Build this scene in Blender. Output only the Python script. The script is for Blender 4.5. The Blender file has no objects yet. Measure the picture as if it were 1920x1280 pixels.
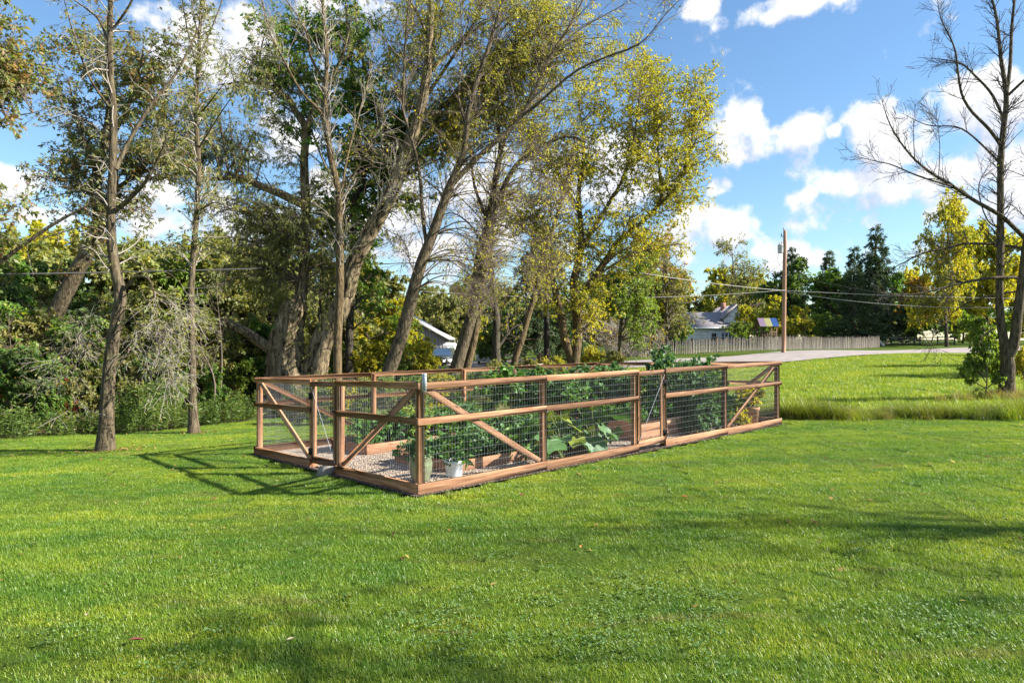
import bpy, math, random
import numpy as np
from mathutils import Vector, Matrix

random.seed(4)
S = bpy.context.scene
COL = S.collection
R_ = math.radians
F = 1240.0            # focal length in photograph pixels (1920 wide)
CH = 2.04             # camera height

# ------------------------------------------------------------------ camera
cam = bpy.data.cameras.new('camera')
cam.sensor_width = 36.0
cam.lens = 36.0 * F / 1920.0
cam.clip_start = 0.05
cam.clip_end = 5000
camo = bpy.data.objects.new('camera', cam)
COL.objects.link(camo)
camo.location = (0, 0, CH)
camo.rotation_euler = (R_(90), 0, 0)
S.camera = camo

# ------------------------------------------------------------------ sun, sky, exposure
SUN_EL, SUN_AZ = R_(31), R_(98)
sun_dir = Vector((math.sin(SUN_AZ) * math.cos(SUN_EL), math.cos(SUN_AZ) * math.cos(SUN_EL), math.sin(SUN_EL)))
sl = bpy.data.lights.new('sun', 'SUN')
sl.energy = 5.0
sl.angle = R_(0.55)
sl.color = (1.0, 0.93, 0.82)
so = bpy.data.objects.new('sun', sl)
COL.objects.link(so)
so.rotation_euler = sun_dir.to_track_quat('Z', 'Y').to_euler()
so.location = (30, 5, 30)

S.view_settings.view_transform = 'Standard'
S.view_settings.look = 'None'
S.view_settings.gamma = 1.0
S.view_settings.use_curve_mapping = False
S.view_settings.exposure = 1.5
S.cycles.max_bounces = 8
S.cycles.diffuse_bounces = 5
S.cycles.transmission_bounces = 6
S.cycles.transparent_max_bounces = 6
S.cycles.caustics_reflective = False
S.cycles.caustics_refractive = False

W = bpy.data.worlds.new('World')
S.world = W
W.use_nodes = True
W.cycles.sampling_method = 'MANUAL'
W.cycles.sample_map_resolution = 256


def build_world():
    nt = W.node_tree
    nt.nodes.clear()
    N, K = nt.nodes, nt.links

    def math_n(tree, op, a, b=None, clamp=False):
        n = tree.nodes.new('ShaderNodeMath')
        n.operation = op
        n.use_clamp = clamp
        for i, v in enumerate((a, b)):
            if v is None:
                continue
            if isinstance(v, (int, float)):
                n.inputs[i].default_value = v
            else:
                tree.links.new(v, n.inputs[i])
        return n.outputs[0]

    # clouds: (px, py, rx, ry) on the photograph, turned into azimuth / elevation
    blobs = [(1388, 265, 62, 70), (1362, 228, 44, 36), (1410, 215, 26, 34), (1505, 272, 52, 48), (1512, 240, 34, 24),
             (1562, 250, 16, 15), (1800, 205, 110, 60), (1690, 255, 95, 62), (1900, 240, 110, 75),
             (1650, 352, 100, 42), (1790, 345, 150, 52), (1920, 360, 120, 60),
             (1523, 410, 72, 36), (1503, 382, 34, 26), (1350, 348, 30, 22), (1465, 15, 95, 24), (1310, 12, 36, 18),
             (1642, 416, 30, 20), (1470, 480, 110, 34), (15, 335, 60, 34), (310, 395, 110, 48), (420, 420, 80, 60),
             (520, 255, 70, 60), (400, 85, 130, 70), (640, 10, 80, 36), (780, 430, 130, 80), (930, 390, 160, 90),
             (1130, 330, 150, 62), (640, 380, 90, 70), (1300, 430, 110, 44), (110, 410, 60, 20)]
    g = bpy.data.node_groups.new('cloud_density', 'ShaderNodeTree')
    g.interface.new_socket('P', in_out='INPUT', socket_type='NodeSocketVector')
    g.interface.new_socket('D', in_out='OUTPUT', socket_type='NodeSocketFloat')
    gi, go = g.nodes.new('NodeGroupInput'), g.nodes.new('NodeGroupOutput')
    P = gi.outputs[0]
    nz = g.nodes.new('ShaderNodeTexNoise')
    nz.noise_dimensions = '2D'
    nz.inputs['Scale'].default_value = 15
    nz.inputs['Detail'].default_value = 7
    nz.inputs['Roughness'].default_value = 0.56
    g.links.new(P, nz.inputs['Vector'])
    acc = None
    for (px, py, rx, ry) in blobs:
        az = math.atan2(px - 960, F)
        el = math.atan2(640 - py, math.hypot(F, px - 960))
        c2 = math.cos(az)
        ra, re = rx / F * c2 * c2, ry / F * c2
        m = g.nodes.new('ShaderNodeVectorMath')
        m.operation = 'MULTIPLY_ADD'
        g.links.new(P, m.inputs[0])
        m.inputs[1].default_value = (1 / ra, 1 / re, 0)
        m.inputs[2].default_value = (-az / ra, -el / re, 0)
        l = g.nodes.new('ShaderNodeVectorMath')
        l.operation = 'LENGTH'
        g.links.new(m.outputs[0], l.inputs[0])
        acc = l.outputs['Value'] if acc is None else math_n(g, 'MINIMUM', acc, l.outputs['Value'])
    d = math_n(g, 'MINIMUM', math_n(g, 'SUBTRACT', 1.0, acc), 0.42)
    # the rest of the sky carries the same kind of cloud in the same band of elevation
    big = g.nodes.new('ShaderNodeTexNoise')
    big.noise_dimensions = '2D'
    big.inputs['Scale'].default_value = 5.5
    big.inputs['Detail'].default_value = 2
    g.links.new(P, big.inputs['Vector'])
    sp = g.nodes.new('ShaderNodeSeparateXYZ')
    g.links.new(P, sp.inputs[0])
    aza = math_n(g, 'ABSOLUTE', sp.outputs[0])
    out_of_frame = math_n(g, 'SUBTRACT', aza, 0.70)          # blobs above describe the part in view
    oof = math_n(g, 'MULTIPLY', out_of_frame, 8.0, True)
    gen = math_n(g, 'SUBTRACT', big.outputs['Fac'], 0.5)
    gen = math_n(g, 'MULTIPLY', gen, 5.0)
    gen = math_n(g, 'SUBTRACT', gen, math_n(g, 'MULTIPLY', sp.outputs[1], 0.6))
    gen = math_n(g, 'ADD', gen, math_n(g, 'MULTIPLY', math_n(g, 'SUBTRACT', 1.0, oof), -4.0))
    d = math_n(g, 'MAXIMUM', math_n(g, 'MAXIMUM', d, -0.6), gen)
    nn = math_n(g, 'MULTIPLY', math_n(g, 'SUBTRACT', nz.outputs['Fac'], 0.5), 3.0)
    d = math_n(g, 'ADD', d, nn)
    d = math_n(g, 'ADD', d, 0.12)
    g.links.new(d, go.inputs[0])

    tc = N.new('ShaderNodeTexCoord')
    s = N.new('ShaderNodeSeparateXYZ')
    K.new(tc.outputs['Generated'], s.inputs[0])
    az = math_n(nt, 'ARCTAN2', s.outputs[0], s.outputs[1])
    el = math_n(nt, 'ARCSINE', s.outputs[2])
    cv = N.new('ShaderNodeCombineXYZ')
    K.new(az, cv.inputs[0])
    K.new(el, cv.inputs[1])
    off = N.new('ShaderNodeVectorMath')
    off.operation = 'ADD'
    off.inputs[1].default_value = (0.012, 0.03, 0)
    K.new(cv.outputs[0], off.inputs[0])
    ga, gb = N.new('ShaderNodeGroup'), N.new('ShaderNodeGroup')
    ga.node_tree = gb.node_tree = g
    K.new(cv.outputs[0], ga.inputs[0])
    K.new(off.outputs[0], gb.inputs[0])
    cov = N.new('ShaderNodeMapRange')
    cov.interpolation_type = 'SMOOTHSTEP'
    cov.inputs['From Min'].default_value = -0.12
    cov.inputs['From Max'].default_value = 0.55
    K.new(ga.outputs[0], cov.inputs['Value'])
    diff = math_n(nt, 'SUBTRACT', ga.outputs[0], gb.outputs[0])
    lit = math_n(nt, 'ADD', math_n(nt, 'MULTIPLY', diff, 0.9), 0.62, True)
    cr = N.new('ShaderNodeMix')
    cr.data_type = 'RGBA'
    cr.inputs[6].default_value = (0.23, 0.26, 0.33, 1)
    cr.inputs[7].default_value = (0.42, 0.42, 0.43, 1)
    K.new(lit, cr.inputs[0])
    sky = N.new('ShaderNodeTexSky')
    sky.sky_type = 'NISHITA'
    sky.sun_disc = False
    sky.sun_elevation = SUN_EL
    sky.sun_rotation = SUN_AZ
    sky.air_density = 1.25
    sky.dust_density = 0.0
    sky.altitude = 0
    sky.ozone_density = 5.5
    bs = N.new('ShaderNodeBackground')
    bs.inputs[1].default_value = 0.072
    tn = N.new('ShaderNodeMix')
    tn.data_type = 'RGBA'
    tn.blend_type = 'MULTIPLY'
    tn.inputs[0].default_value = 1.0
    tn.inputs[7].default_value = (0.97, 1.0, 1.0, 1)
    K.new(sky.outputs[0], tn.inputs[6])
    K.new(tn.outputs[2], bs.inputs[0])
    bc = N.new('ShaderNodeBackground')
    bc.inputs[1].default_value = 1.0
    K.new(cr.outputs[2], bc.inputs[0])
    mx = N.new('ShaderNodeMixShader')
    K.new(cov.outputs[0], mx.inputs[0])
    K.new(bs.outputs[0], mx.inputs[1])
    K.new(bc.outputs[0], mx.inputs[2])
    o = N.new('ShaderNodeOutputWorld')
    K.new(mx.outputs[0], o.inputs[0])


build_world()

# ------------------------------------------------------------------ terrain height
def plane_z(x, y):
    return 0.02555 * (x + 1.22) - 0.0163 * (y - 8.77)


_ctrl = [(x, y, plane_z(x, y)) for x, y in
         [(-14, 1), (0, 1), (9, 1), (-1.2, 8.8), (6.2, 15.5), (-4.9, 12.8), (2.5, 19.5), (-8.6, 14), (-13, 17), (12, 15.5), (8, 8), (15, 20)]]
_ctrl += [(-20, 25, -.5), (-8, 25, -.45), (0, 29, -.15), (-4, 41, -.05), (-5, 49, -.25), (-20, 45, -.45), (-40, 40, -.7),
          (17.4, 43.5, .62), (17.4, 49.5, .9), (21, 51.5, 1.15), (38, 56, 1.0), (37, 68, 1.38), (38, 62, 1.15), (10.5, 52, .87),
          (28, 95, 1.6), (60, 68, 1.4), (60, 100, 1.9), (30, 30, .75), (60, 30, 1.2), (0, 70, .3), (0, 120, .6), (-60, 100, -.5),
          (100, 150, 2.2), (-100, 20, -1), (100, 20, 1.3), (0, -40, .3), (-60, -40, -.5), (60, -40, .9), (0, 300, 1.5),
          (-200, 300, 0), (250, 300, 2.5)]
_C = np.array(_ctrl, float)


def _phi(r2):
    return np.sqrt(r2 + 36.0)


def _fit():
    n = len(_C)
    d2 = ((_C[:, None, :2] - _C[None, :, :2]) ** 2).sum(-1)
    A = np.zeros((n + 3, n + 3))
    A[:n, :n] = _phi(d2)
    A[:n, n] = A[n, :n] = 1
    A[:n, n + 1:] = _C[:, :2]
    A[n + 1:, :n] = _C[:, :2].T
    b = np.zeros(n + 3)
    b[:n] = _C[:, 2]
    return np.linalg.solve(A, b)


_w = _fit()


def H(x, y):
    x = np.clip(np.asarray(x, float), -220, 260)
    y = np.clip(np.asarray(y, float), -60, 320)
    n = len(_C)
    d2 = (x[..., None] - _C[:, 0]) ** 2 + (y[..., None] - _C[:, 1]) ** 2
    return _phi(d2) @ _w[:n] + _w[n] + _w[n + 1] * x + _w[n + 2] * y


def hz(x, y):
    return float(H(np.array([x]), np.array([y]))[0])


def at(px, py, d):
    return np.array([(px - 960) / F * d, d, CH - (py - 640) / F * d])


def gp(px, d):
    x = (px - 960) / F * d
    return np.array([x, d, hz(x, d)])


# ------------------------------------------------------------------ mesh helpers
class Geo:
    def __init__(s):
        s.V, s.Q, s.T, s.A, s.n = [], [], [], [], 0

    def add(s, V, Q=None, T=None, tint=None):
        V = np.asarray(V, float).reshape(-1, 3)
        if Q is not None and len(Q):
            s.Q.append(np.asarray(Q, int) + s.n)
        if T is not None and len(T):
            s.T.append(np.asarray(T, int) + s.n)
        s.V.append(V)
        s.A.append(np.full(len(V), 0.5) if tint is None else np.broadcast_to(tint, (len(V),)))
        s.n += len(V)
        return s

    def box(s, c, size, M=None, tint=None):
        h = np.array(size) / 2
        v = np.array([[x, y, z] for x in (-1, 1) for y in (-1, 1) for z in (-1, 1)]) * h
        if M is not None:
            v = v @ np.array(M.to_3x3()).T
        v = v + np.array(c)
        q = [(0, 1, 3, 2), (4, 6, 7, 5), (0, 4, 5, 1), (2, 3, 7, 6), (0, 2, 6, 4), (1, 5, 7, 3)]
        return s.add(v, q, tint=tint)

    def tubes(s, P, R, n=4, tint=None, cap=False, ridge=None):
        P = np.asarray(P, float)
        R = np.asarray(R, float)
        if P.ndim == 2:
            P, R = P[None], R[None]
        N, M, _ = P.shape
        if N == 0:
            return s
        T = np.gradient(P, axis=1)
        T /= np.linalg.norm(T, axis=2, keepdims=True) + 1e-9
        mean = np.abs(T.mean(1))
        ref = np.eye(3)[np.argmin(mean, 1)][:, None, :]
        U = np.cross(T, np.broadcast_to(ref, T.shape))
        U /= np.linalg.norm(U, axis=2, keepdims=True) + 1e-9
        B = np.cross(T, U)
        a = np.arange(n) * 2 * math.pi / n
        rr = R[:, :, None]
        if ridge is not None:
            rr = rr * ridge(N, M, n)
        ring = P[:, :, None, :] + rr[..., None] * (np.cos(a)[None, None, :, None] * U[:, :, None, :] + np.sin(a)[None, None, :, None] * B[:, :, None, :])
        idx = np.arange(N * M * n).reshape(N, M, n)
        q = np.stack([idx[:, :-1, :], np.roll(idx, -1, 2)[:, :-1, :], np.roll(idx, -1, 2)[:, 1:, :], idx[:, 1:, :]], -1).reshape(-1, 4)
        s.add(ring.reshape(-1, 3), q, tint=tint)
        if cap and N == 1:
            base = s.n - M * n
            for r0 in (0, M - 1):
                c = P[0, r0]
                s.add([c])
                k = s.n - 1
                t = [(base + r0 * n + i, base + r0 * n + (i + 1) % n, k) for i in range(n)]
                s.T.append(np.array(t))
        return s

    def lathe(s, prof, n=20, c=(0, 0, 0)):
        prof = np.array(prof, float)
        a = np.arange(n) * 2 * math.pi / n
        V = np.stack([prof[:, 0, None] * np.cos(a), prof[:, 0, None] * np.sin(a), np.repeat(prof[:, 1, None], n, 1)], -1) + np.array(c)
        idx = np.arange(len(prof) * n).reshape(len(prof), n)
        q = np.stack([idx[:-1], np.roll(idx, -1, 1)[:-1], np.roll(idx, -1, 1)[1:], idx[1:]], -1).reshape(-1, 4)
        return s.add(V.reshape(-1, 3), q)

    def prism(s, poly, axis_pts):
        """poly: list of 2D (y,z) extruded along x between axis_pts (x0,x1)."""
        n = len(poly)
        x0, x1 = axis_pts
        v = [(x0, p[0], p[1]) for p in poly] + [(x1, p[0], p[1]) for p in poly]
        q = [(i, (i + 1) % n, n + (i + 1) % n, n + i) for i in range(n)]
        c0 = np.mean(v[:n], 0)
        c1 = np.mean(v[n:], 0)
        t = [(i, 2 * n, (i + 1) % n) for i in range(n)] + [(n + i, n + (i + 1) % n, 2 * n + 1) for i in range(n)]
        return s.add(np.array(v + [tuple(c0), tuple(c1)]), q, t)

    def mesh(s, name, smooth=False):
        me = bpy.data.meshes.new(name)
        V = np.concatenate(s.V) if s.V else np.zeros((0, 3))
        Q = np.concatenate(s.Q) if s.Q else np.zeros((0, 4), int)
        T = np.concatenate(s.T) if s.T else np.zeros((0, 3), int)
        me.vertices.add(len(V))
        me.vertices.foreach_set('co', V.ravel())
        li = np.concatenate([Q.ravel(), T.ravel()])
        me.loops.add(len(li))
        me.loops.foreach_set('vertex_index', li)
        me.polygons.add(len(Q) + len(T))
        st = np.concatenate([np.arange(len(Q)) * 4, len(Q) * 4 + np.arange(len(T)) * 3])
        me.polygons.foreach_set('loop_start', st)
        if smooth:
            me.polygons.foreach_set('use_smooth', np.ones(len(st), bool))
        at_ = me.attributes.new('tint', 'FLOAT', 'POINT')
        at_.data.foreach_set('value', np.concatenate(s.A))
        me.update(calc_edges=True)
        return me


def setp(o, label=None, cat=None, group=None, kind=None):
    if label:
        o['label'] = label
    if cat:
        o['category'] = cat
    if group:
        o['group'] = group
    if kind:
        o['kind'] = kind
    return o


def obj(name, me, mat=None, parent=None, M=None, **kw):
    if isinstance(me, Geo):
        me = me.mesh(name)
    if mat is not None and len(me.materials) == 0:
        me.materials.append(mat)
    o = bpy.data.objects.new(name, me)
    COL.objects.link(o)
    if parent is not None:
        o.parent = parent
    if M is not None:
        o.matrix_basis = M
    if mat is not None and me.materials[0] is not mat:
        o.material_slots[0].link = 'OBJECT'
        o.material_slots[0].material = mat
    return setp(o, **kw)


def empty(name, loc, label=None, cat=None, group=None, rz=0, parent=None, sc=1):
    o = bpy.data.objects.new(name, None)
    o.empty_display_size = 0.2
    COL.objects.link(o)
    o.location = loc
    o.rotation_euler = (0, 0, rz)
    o.scale = (sc, sc, sc)
    o.parent = parent
    return setp(o, label, cat, group)


# ------------------------------------------------------------------ materials
class Mat:
    def __init__(s, name):
        s.m = bpy.data.materials.new(name)
        s.m.use_nodes = True
        s.t = s.m.node_tree
        s.t.nodes.clear()
        s.out = s.n('ShaderNodeOutputMaterial')

    def n(s, k, **kw):
        x = s.t.nodes.new(k)
        for a, b in kw.items():
            setattr(x, a, b)
        return x

    def l(s, a, b):
        s.t.links.new(a, b)

    def ramp(s, fac, cols, interp='LINEAR'):
        r = s.n('ShaderNodeValToRGB')
        r.color_ramp.interpolation = interp
        e = r.color_ramp.elements
        while len(e) < len(cols):
            e.new(0.5)
        for i, (p, c) in enumerate(cols):
            e[i].position = p
            e[i].color = (*c, 1)
        s.l(fac, r.inputs[0])
        return r.outputs[0]

    def noise(s, scale, detail=4, rough=.55, vec=None, sc3=None, dist=0):
        n = s.n('ShaderNodeTexNoise')
        n.inputs['Scale'].default_value = scale
        n.inputs['Detail'].default_value = detail
        n.inputs['Roughness'].default_value = rough
        n.inputs['Distortion'].default_value = dist
        if sc3 is not None:
            mp = s.n('ShaderNodeMapping')
            mp.inputs['Scale'].default_value = sc3
            s.l(vec, mp.inputs['Vector'])
            vec = mp.outputs[0]
        if vec is not None:
            s.l(vec, n.inputs['Vector'])
        return n.outputs['Fac']

    def mix(s, f, a, b, mode='MIX'):
        m = s.n('ShaderNodeMix', data_type='RGBA', blend_type=mode)
        for i, v in ((0, f), (6, a), (7, b)):
            if isinstance(v, (int, float)):
                m.inputs[i].default_value = v
            elif isinstance(v, tuple):
                m.inputs[i].default_value = (*v, 1)
            else:
                s.l(v, m.inputs[i])
        return m.outputs[2]

    def pos(s):
        return s.n('ShaderNodeNewGeometry').outputs['Position']

    def obj(s):
        return s.n('ShaderNodeTexCoord').outputs['Object']

    def bsdf(s, col, rough=.8, bump=None, bstr=.3, bdist=.02, metal=0, spec=.3, **kw):
        b = s.n('ShaderNodeBsdfPrincipled')
        if isinstance(col, tuple):
            b.inputs['Base Color'].default_value = (*col, 1)
        else:
            s.l(col, b.inputs['Base Color'])
        b.inputs['Roughness'].default_value = rough
        b.inputs['Metallic'].default_value = metal
        b.inputs['Specular IOR Level'].default_value = spec
        for k, v in kw.items():
            b.inputs[k].default_value = v
        if bump is not None:
            bp = s.n('ShaderNodeBump')
            bp.inputs['Strength'].default_value = bstr
            bp.inputs['Distance'].default_value = bdist
            s.l(bump, bp.inputs['Height'])
            s.l(bp.outputs[0], b.inputs['Normal'])
        s.l(b.outputs[0], s.out.inputs[0])
        return s.m


def plain(name, col, rough=.6, metal=0, spec=.4, var=.12):
    m = Mat(name)
    n = m.noise(9, 5, .6, m.obj())
    c = m.ramp(n, [(.3, tuple(x * (1 - var) for x in col)), (.7, tuple(min(1, x * (1 + var)) for x in col))])
    return m.bsdf(c, rough, metal=metal, spec=spec)


def leaf_mat(name, cols, trans=.5, gloss=.03):
    m = Mat(name)
    a = m.n('ShaderNodeAttribute', attribute_name='tint')
    c = m.ramp(a.outputs['Fac'], cols)
    n = m.noise(.55, 2, .5, m.pos())
    c = m.mix(m.ramp(n, [(.35, (0, 0, 0)), (.65, (1, 1, 1))]), m.mix(1.0, c, (.72, .80, .72), 'MULTIPLY'), c)
    d, t, g = m.n('ShaderNodeBsdfDiffuse'), m.n('ShaderNodeBsdfTranslucent'), m.n('ShaderNodeBsdfGlossy')
    m.l(c, d.inputs[0])
    m.l(m.mix(1.0, c, (1.15, 1.1, .5), 'MULTIPLY'), t.inputs[0])
    g.inputs['Roughness'].default_value = .6
    g.inputs[0].default_value = (.6, .65, .7, 1)
    x, y = m.n('ShaderNodeMixShader'), m.n('ShaderNodeMixShader')
    x.inputs[0].default_value = trans
    y.inputs[0].default_value = gloss
    m.l(d.outputs[0], x.inputs[1])
    m.l(t.outputs[0], x.inputs[2])
    m.l(x.outputs[0], y.inputs[1])
    m.l(g.outputs[0], y.inputs[2])
    m.l(y.outputs[0], m.out.inputs[0])
    return m.m


def bark_mat(name, dark, light, sc=1.0, bstr=.8):
    m = Mat(name)
    p = m.pos()
    n1 = m.noise(14 * sc, 6, .65, p, (1, 1, .22), .6)
    n2 = m.noise(2.0, 3, .5, p)
    c = m.ramp(n1, [(.38, dark), (.60, light)])
    c = m.mix(n2, c, m.mix(1.0, c, (.75, .85, .62), 'MULTIPLY'))
    return m.bsdf(c, .9, n1, bstr, .06, spec=.15)


def wood_mat(name, a, b, var=.35, rough=.75):
    m = Mat(name)
    o = m.obj()
    rnd = m.n('ShaderNodeObjectInfo').outputs['Random']
    off = m.n('ShaderNodeVectorMath', operation='ADD')
    m.l(o, off.inputs[0])
    cx = m.n('ShaderNodeCombineXYZ')
    mu = m.n('ShaderNodeMath', operation='MULTIPLY')
    mu.inputs[1].default_value = 40
    m.l(rnd, mu.inputs[0])
    m.l(mu.outputs[0], cx.inputs[0])
    m.l(mu.outputs[0], cx.inputs[1])
    m.l(cx.outputs[0], off.inputs[1])
    v = off.outputs[0]
    g = m.noise(1.0, 6, .65, v, (1.6, 34, 34), .4)
    big = m.noise(1.0, 3, .6, v, (.9, 3, 3))
    c = m.ramp(g, [(.36, a), (.62, b)])
    c = m.mix(m.ramp(big, [(.3, (0, 0, 0)), (.75, (1, 1, 1))]), c, m.mix(1.0, c, (1.12, 1.22, 1.3), 'MULTIPLY'))
    vo = m.n('ShaderNodeTexVoronoi')
    mp = m.n('ShaderNodeMapping')
    mp.inputs['Scale'].default_value = (2.1, 9, 9)
    m.l(v, mp.inputs[0])
    m.l(mp.outputs[0], vo.inputs['Vector'])
    vo.inputs['Scale'].default_value = 1
    kn = m.ramp(vo.outputs['Distance'], [(.03, (1, 1, 1)), (.14, (0, 0, 0))])
    c = m.mix(kn, c, tuple(x * .35 for x in a))
    br = m.ramp(rnd, [(0, (1 - var, 1 - var, 1 - var)), (1, (1 + var * .5,) * 3)])
    c = m.mix(1.0, c, br, 'MULTIPLY')
    return m.bsdf(c, rough, g, .25, .004, spec=.2)


M_CEDAR = wood_mat('cedar_boards', (.185, .08, .038), (.43, .23, .125), .5)
M_CEDAR_BED = wood_mat('cedar_bed_boards', (.33, .15, .075), (.50, .27, .16), .3)
M_GREYWOOD = wood_mat('weathered_grey_wood', (.09, .075, .06), (.21, .18, .15), .45)
M_POLE = wood_mat('pole_wood', (.20, .105, .06), (.36, .215, .14), .1)
M_DARKPOLE = wood_mat('dark_pole_wood', (.018, .014, .012), (.04, .032, .028), .1)
M_WIRE = plain('galvanised_wire', (.20, .21, .22), .65, .1)
M_CABLE = plain('black_cable', (.03, .03, .032), .6)
M_CABLEG = plain('pale_cable', (.42, .40, .38), .6)
M_BLACK = plain('black_iron', (.015, .015, .016), .45, .3)
M_GALV = plain('galvanised_steel', (.5, .52, .53), .4, .8)
M_WILLOWBARK = bark_mat('furrowed_bark', (.03, .02, .014), (.34, .255, .18), .55, 1.0)
M_BARK = bark_mat('grey_brown_bark', (.04, .03, .022), (.17, .13, .095), 1.2)
M_BARKWARM = bark_mat('warm_bark', (.05, .034, .022), (.20, .14, .085), 1.3)
M_BARKDARK = bark_mat('dark_bark', (.03, .024, .02), (.12, .10, .085), 1.2)
M_TWIG = plain('grey_twig', (.30, .265, .23), .9)
M_TWIGBR = plain('brown_twig', (.15, .115, .09), .9)
M_TWIGDK = plain('dark_twig', (.06, .05, .045), .9)

G1, G2, G3 = (.030, .075, .014), (.065, .135, .022), (.12, .20, .035)
L_WILLOW = leaf_mat('willow_leaves', [(0, (.19, .23, .075)), (.45, (.31, .34, .11)), (.8, (.44, .42, .11)), (1, (.55, .44, .10))], .5, .03)
L_WILLOWY = leaf_mat('yellowing_willow_leaves', [(0, (.34, .38, .07)), (.5, (.52, .50, .08)), (1, (.68, .54, .07))], .52, .04)
L_DEEP = leaf_mat('deep_green_leaves', [(0, (.09, .20, .035)), (.5, (.17, .31, .045)), (.85, (.30, .39, .06)), (1, (.50, .38, .06))], .5, .04)
L_REDGREEN = leaf_mat('green_and_russet_leaves', [(0, (.15, .21, .06)), (.5, (.26, .30, .09)), (.68, (.38, .28, .10)), (1, (.46, .18, .10))], .5, .04)
L_YELLOW = leaf_mat('yellow_green_leaves', [(0, (.26, .31, .04)), (.35, (.42, .42, .045)), (.7, (.62, .54, .04)), (1, (.72, .55, .04))], .52, .03)
L_GOLD = leaf_mat('golden_orange_leaves', [(0, (.24, .23, .04)), (.4, (.46, .33, .035)), (.75, (.60, .35, .03)), (1, (.60, .24, .03))])
L_LIME = leaf_mat('light_green_leaves', [(0, (.13, .23, .035)), (.5, (.24, .35, .05)), (1, (.40, .46, .08))])
L_OLIVE = leaf_mat('olive_leaves', [(0, (.16, .19, .055)), (.5, (.27, .28, .08)), (1, (.42, .35, .10))], .5, .04)
L_SHADE = leaf_mat('dark_green_leaves', [(0, (.07, .14, .04)), (.6, (.14, .22, .06)), (1, (.26, .33, .08))])
L_RED = leaf_mat('red_leaves', [(0, (.30, .03, .02)), (.6, (.42, .06, .025)), (1, (.45, .16, .03))])
L_SPRUCE = leaf_mat('spruce_needles', [(0, (.04, .08, .04)), (.6, (.085, .13, .055)), (1, (.16, .19, .075))], .2, .03)
L_VEG = leaf_mat('vegetable_leaves', [(0, (.06, .16, .03)), (.6, (.13, .28, .05)), (1, (.26, .40, .09))], .38, .05)
L_VEGDK = leaf_mat('dark_vegetable_leaves', [(0, (.045, .12, .03)), (.6, (.095, .21, .05)), (1, (.19, .31, .09))], .36, .06)
L_FLOWER = leaf_mat('yellow_flowers', [(0, (.25, .30, .03)), (.4, (.60, .50, .02)), (1, (.75, .60, .04))])
L_STRAW = leaf_mat('straw_grass', [(0, (.16, .17, .05)), (.5, (.32, .28, .11)), (1, (.48, .40, .20))])

# ------------------------------------------------------------------ ground
def lawn_material():
    m = Mat('lawn_soil')
    p = m.pos()
    n1 = m.noise(.35, 4, .6, p)
    n2 = m.noise(26, 5, .7, p)
    c = m.ramp(n1, [(.3, (.045, .085, .010)), (.7, (.08, .13, .014))])
    c = m.mix(.55, c, m.ramp(n2, [(.3, (.02, .035, .008)), (.7, (.11, .15, .025))]))
    a = m.n('ShaderNodeAttribute', attribute_name='tint')
    lit = m.ramp(m.noise(3, 6, .7, p), [(.35, (.045, .035, .02)), (.7, (.13, .095, .05))])
    c = m.mix(a.outputs['Fac'], c, lit)
    return m.bsdf(c, .95, n2, .6, .03, spec=.05)


WOODS = np.array([(-60, 13), (-30, 14.5), (-16, 16.2), (-12.8, 16.8), (-9.7, 17.6), (-7.9, 20.8), (-4, 23.5), (0, 26.0), (4, 30), (9, 36), (10, 39), (-60, 39)], float)


def in_poly(x, y, poly):
    ins = np.zeros(x.shape, bool)
    j = len(poly) - 1
    for i in range(len(poly)):
        xi, yi = poly[i]
        xj, yj = poly[j]
        c = ((yi > y) != (yj > y)) & (x < (xj - xi) * (y - yi) / (yj - yi + 1e-12) + xi)
        ins ^= c
        j = i
    return ins


def axis(lim, fine, step, grow):
    a = [0.0]
    while a[-1] < lim:
        a.append(a[-1] + (step if a[-1] < fine else step * (1 + (a[-1] - fine) * grow)))
    return np.array(a)


def ground():
    xa = axis(900, 24, .5, .12)
    ya = axis(1200, 60, .5, .1)
    xs = np.concatenate([-xa[:0:-1], xa])
    yn = axis(80, 5, .8, .15)
    ys = np.concatenate([-yn[:0:-1], ya])
    X, Y = np.meshgrid(xs, ys)
    Z = H(X, Y)
    Z = Z + .012 * np.sin(X * 1.3 + .7 * Y) * np.sin(Y * .9 - .4 * X)
    idx = np.arange(X.size).reshape(X.shape)
    q = np.stack([idx[:-1, :-1], idx[:-1, 1:], idx[1:, 1:], idx[1:, :-1]], -1).reshape(-1, 4)
    t = in_poly(X, Y, WOODS).astype(float).ravel()
    g = Geo().add(np.stack([X, Y, Z], -1).reshape(-1, 3), q, tint=t)
    obj('lawn', g.mesh('lawn', True), lawn_material(), kind='structure')


ground()


def ribbon(name, mat, left, right, lift, n=80, kind='structure', nx=6):
    def dens(a):
        a = np.array(a, float)
        s = np.concatenate([[0], np.cumsum(np.hypot(*np.diff(a, axis=0).T))])
        u = np.linspace(0, s[-1], n)
        return np.stack([np.interp(u, s, a[:, 0]), np.interp(u, s, a[:, 1])], -1)
    A, B = dens(left), dens(right)
    f = np.linspace(0, 1, nx)[None, :, None]
    P = A[:, None] * (1 - f) + B[:, None] * f
    crown = .06 * (1 - (2 * np.linspace(0, 1, nx) - 1) ** 2)
    Z = H(P[..., 0], P[..., 1]) + lift + crown
    idx = np.arange(n * nx).reshape(n, nx)
    q = np.stack([idx[:-1, :-1], idx[:-1, 1:], idx[1:, 1:], idx[1:, :-1]], -1).reshape(-1, 4)
    g = Geo().add(np.concatenate([P, Z[..., None]], -1).reshape(-1, 3), q)
    return obj(name, g.mesh(name, True), mat, kind=kind)


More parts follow.
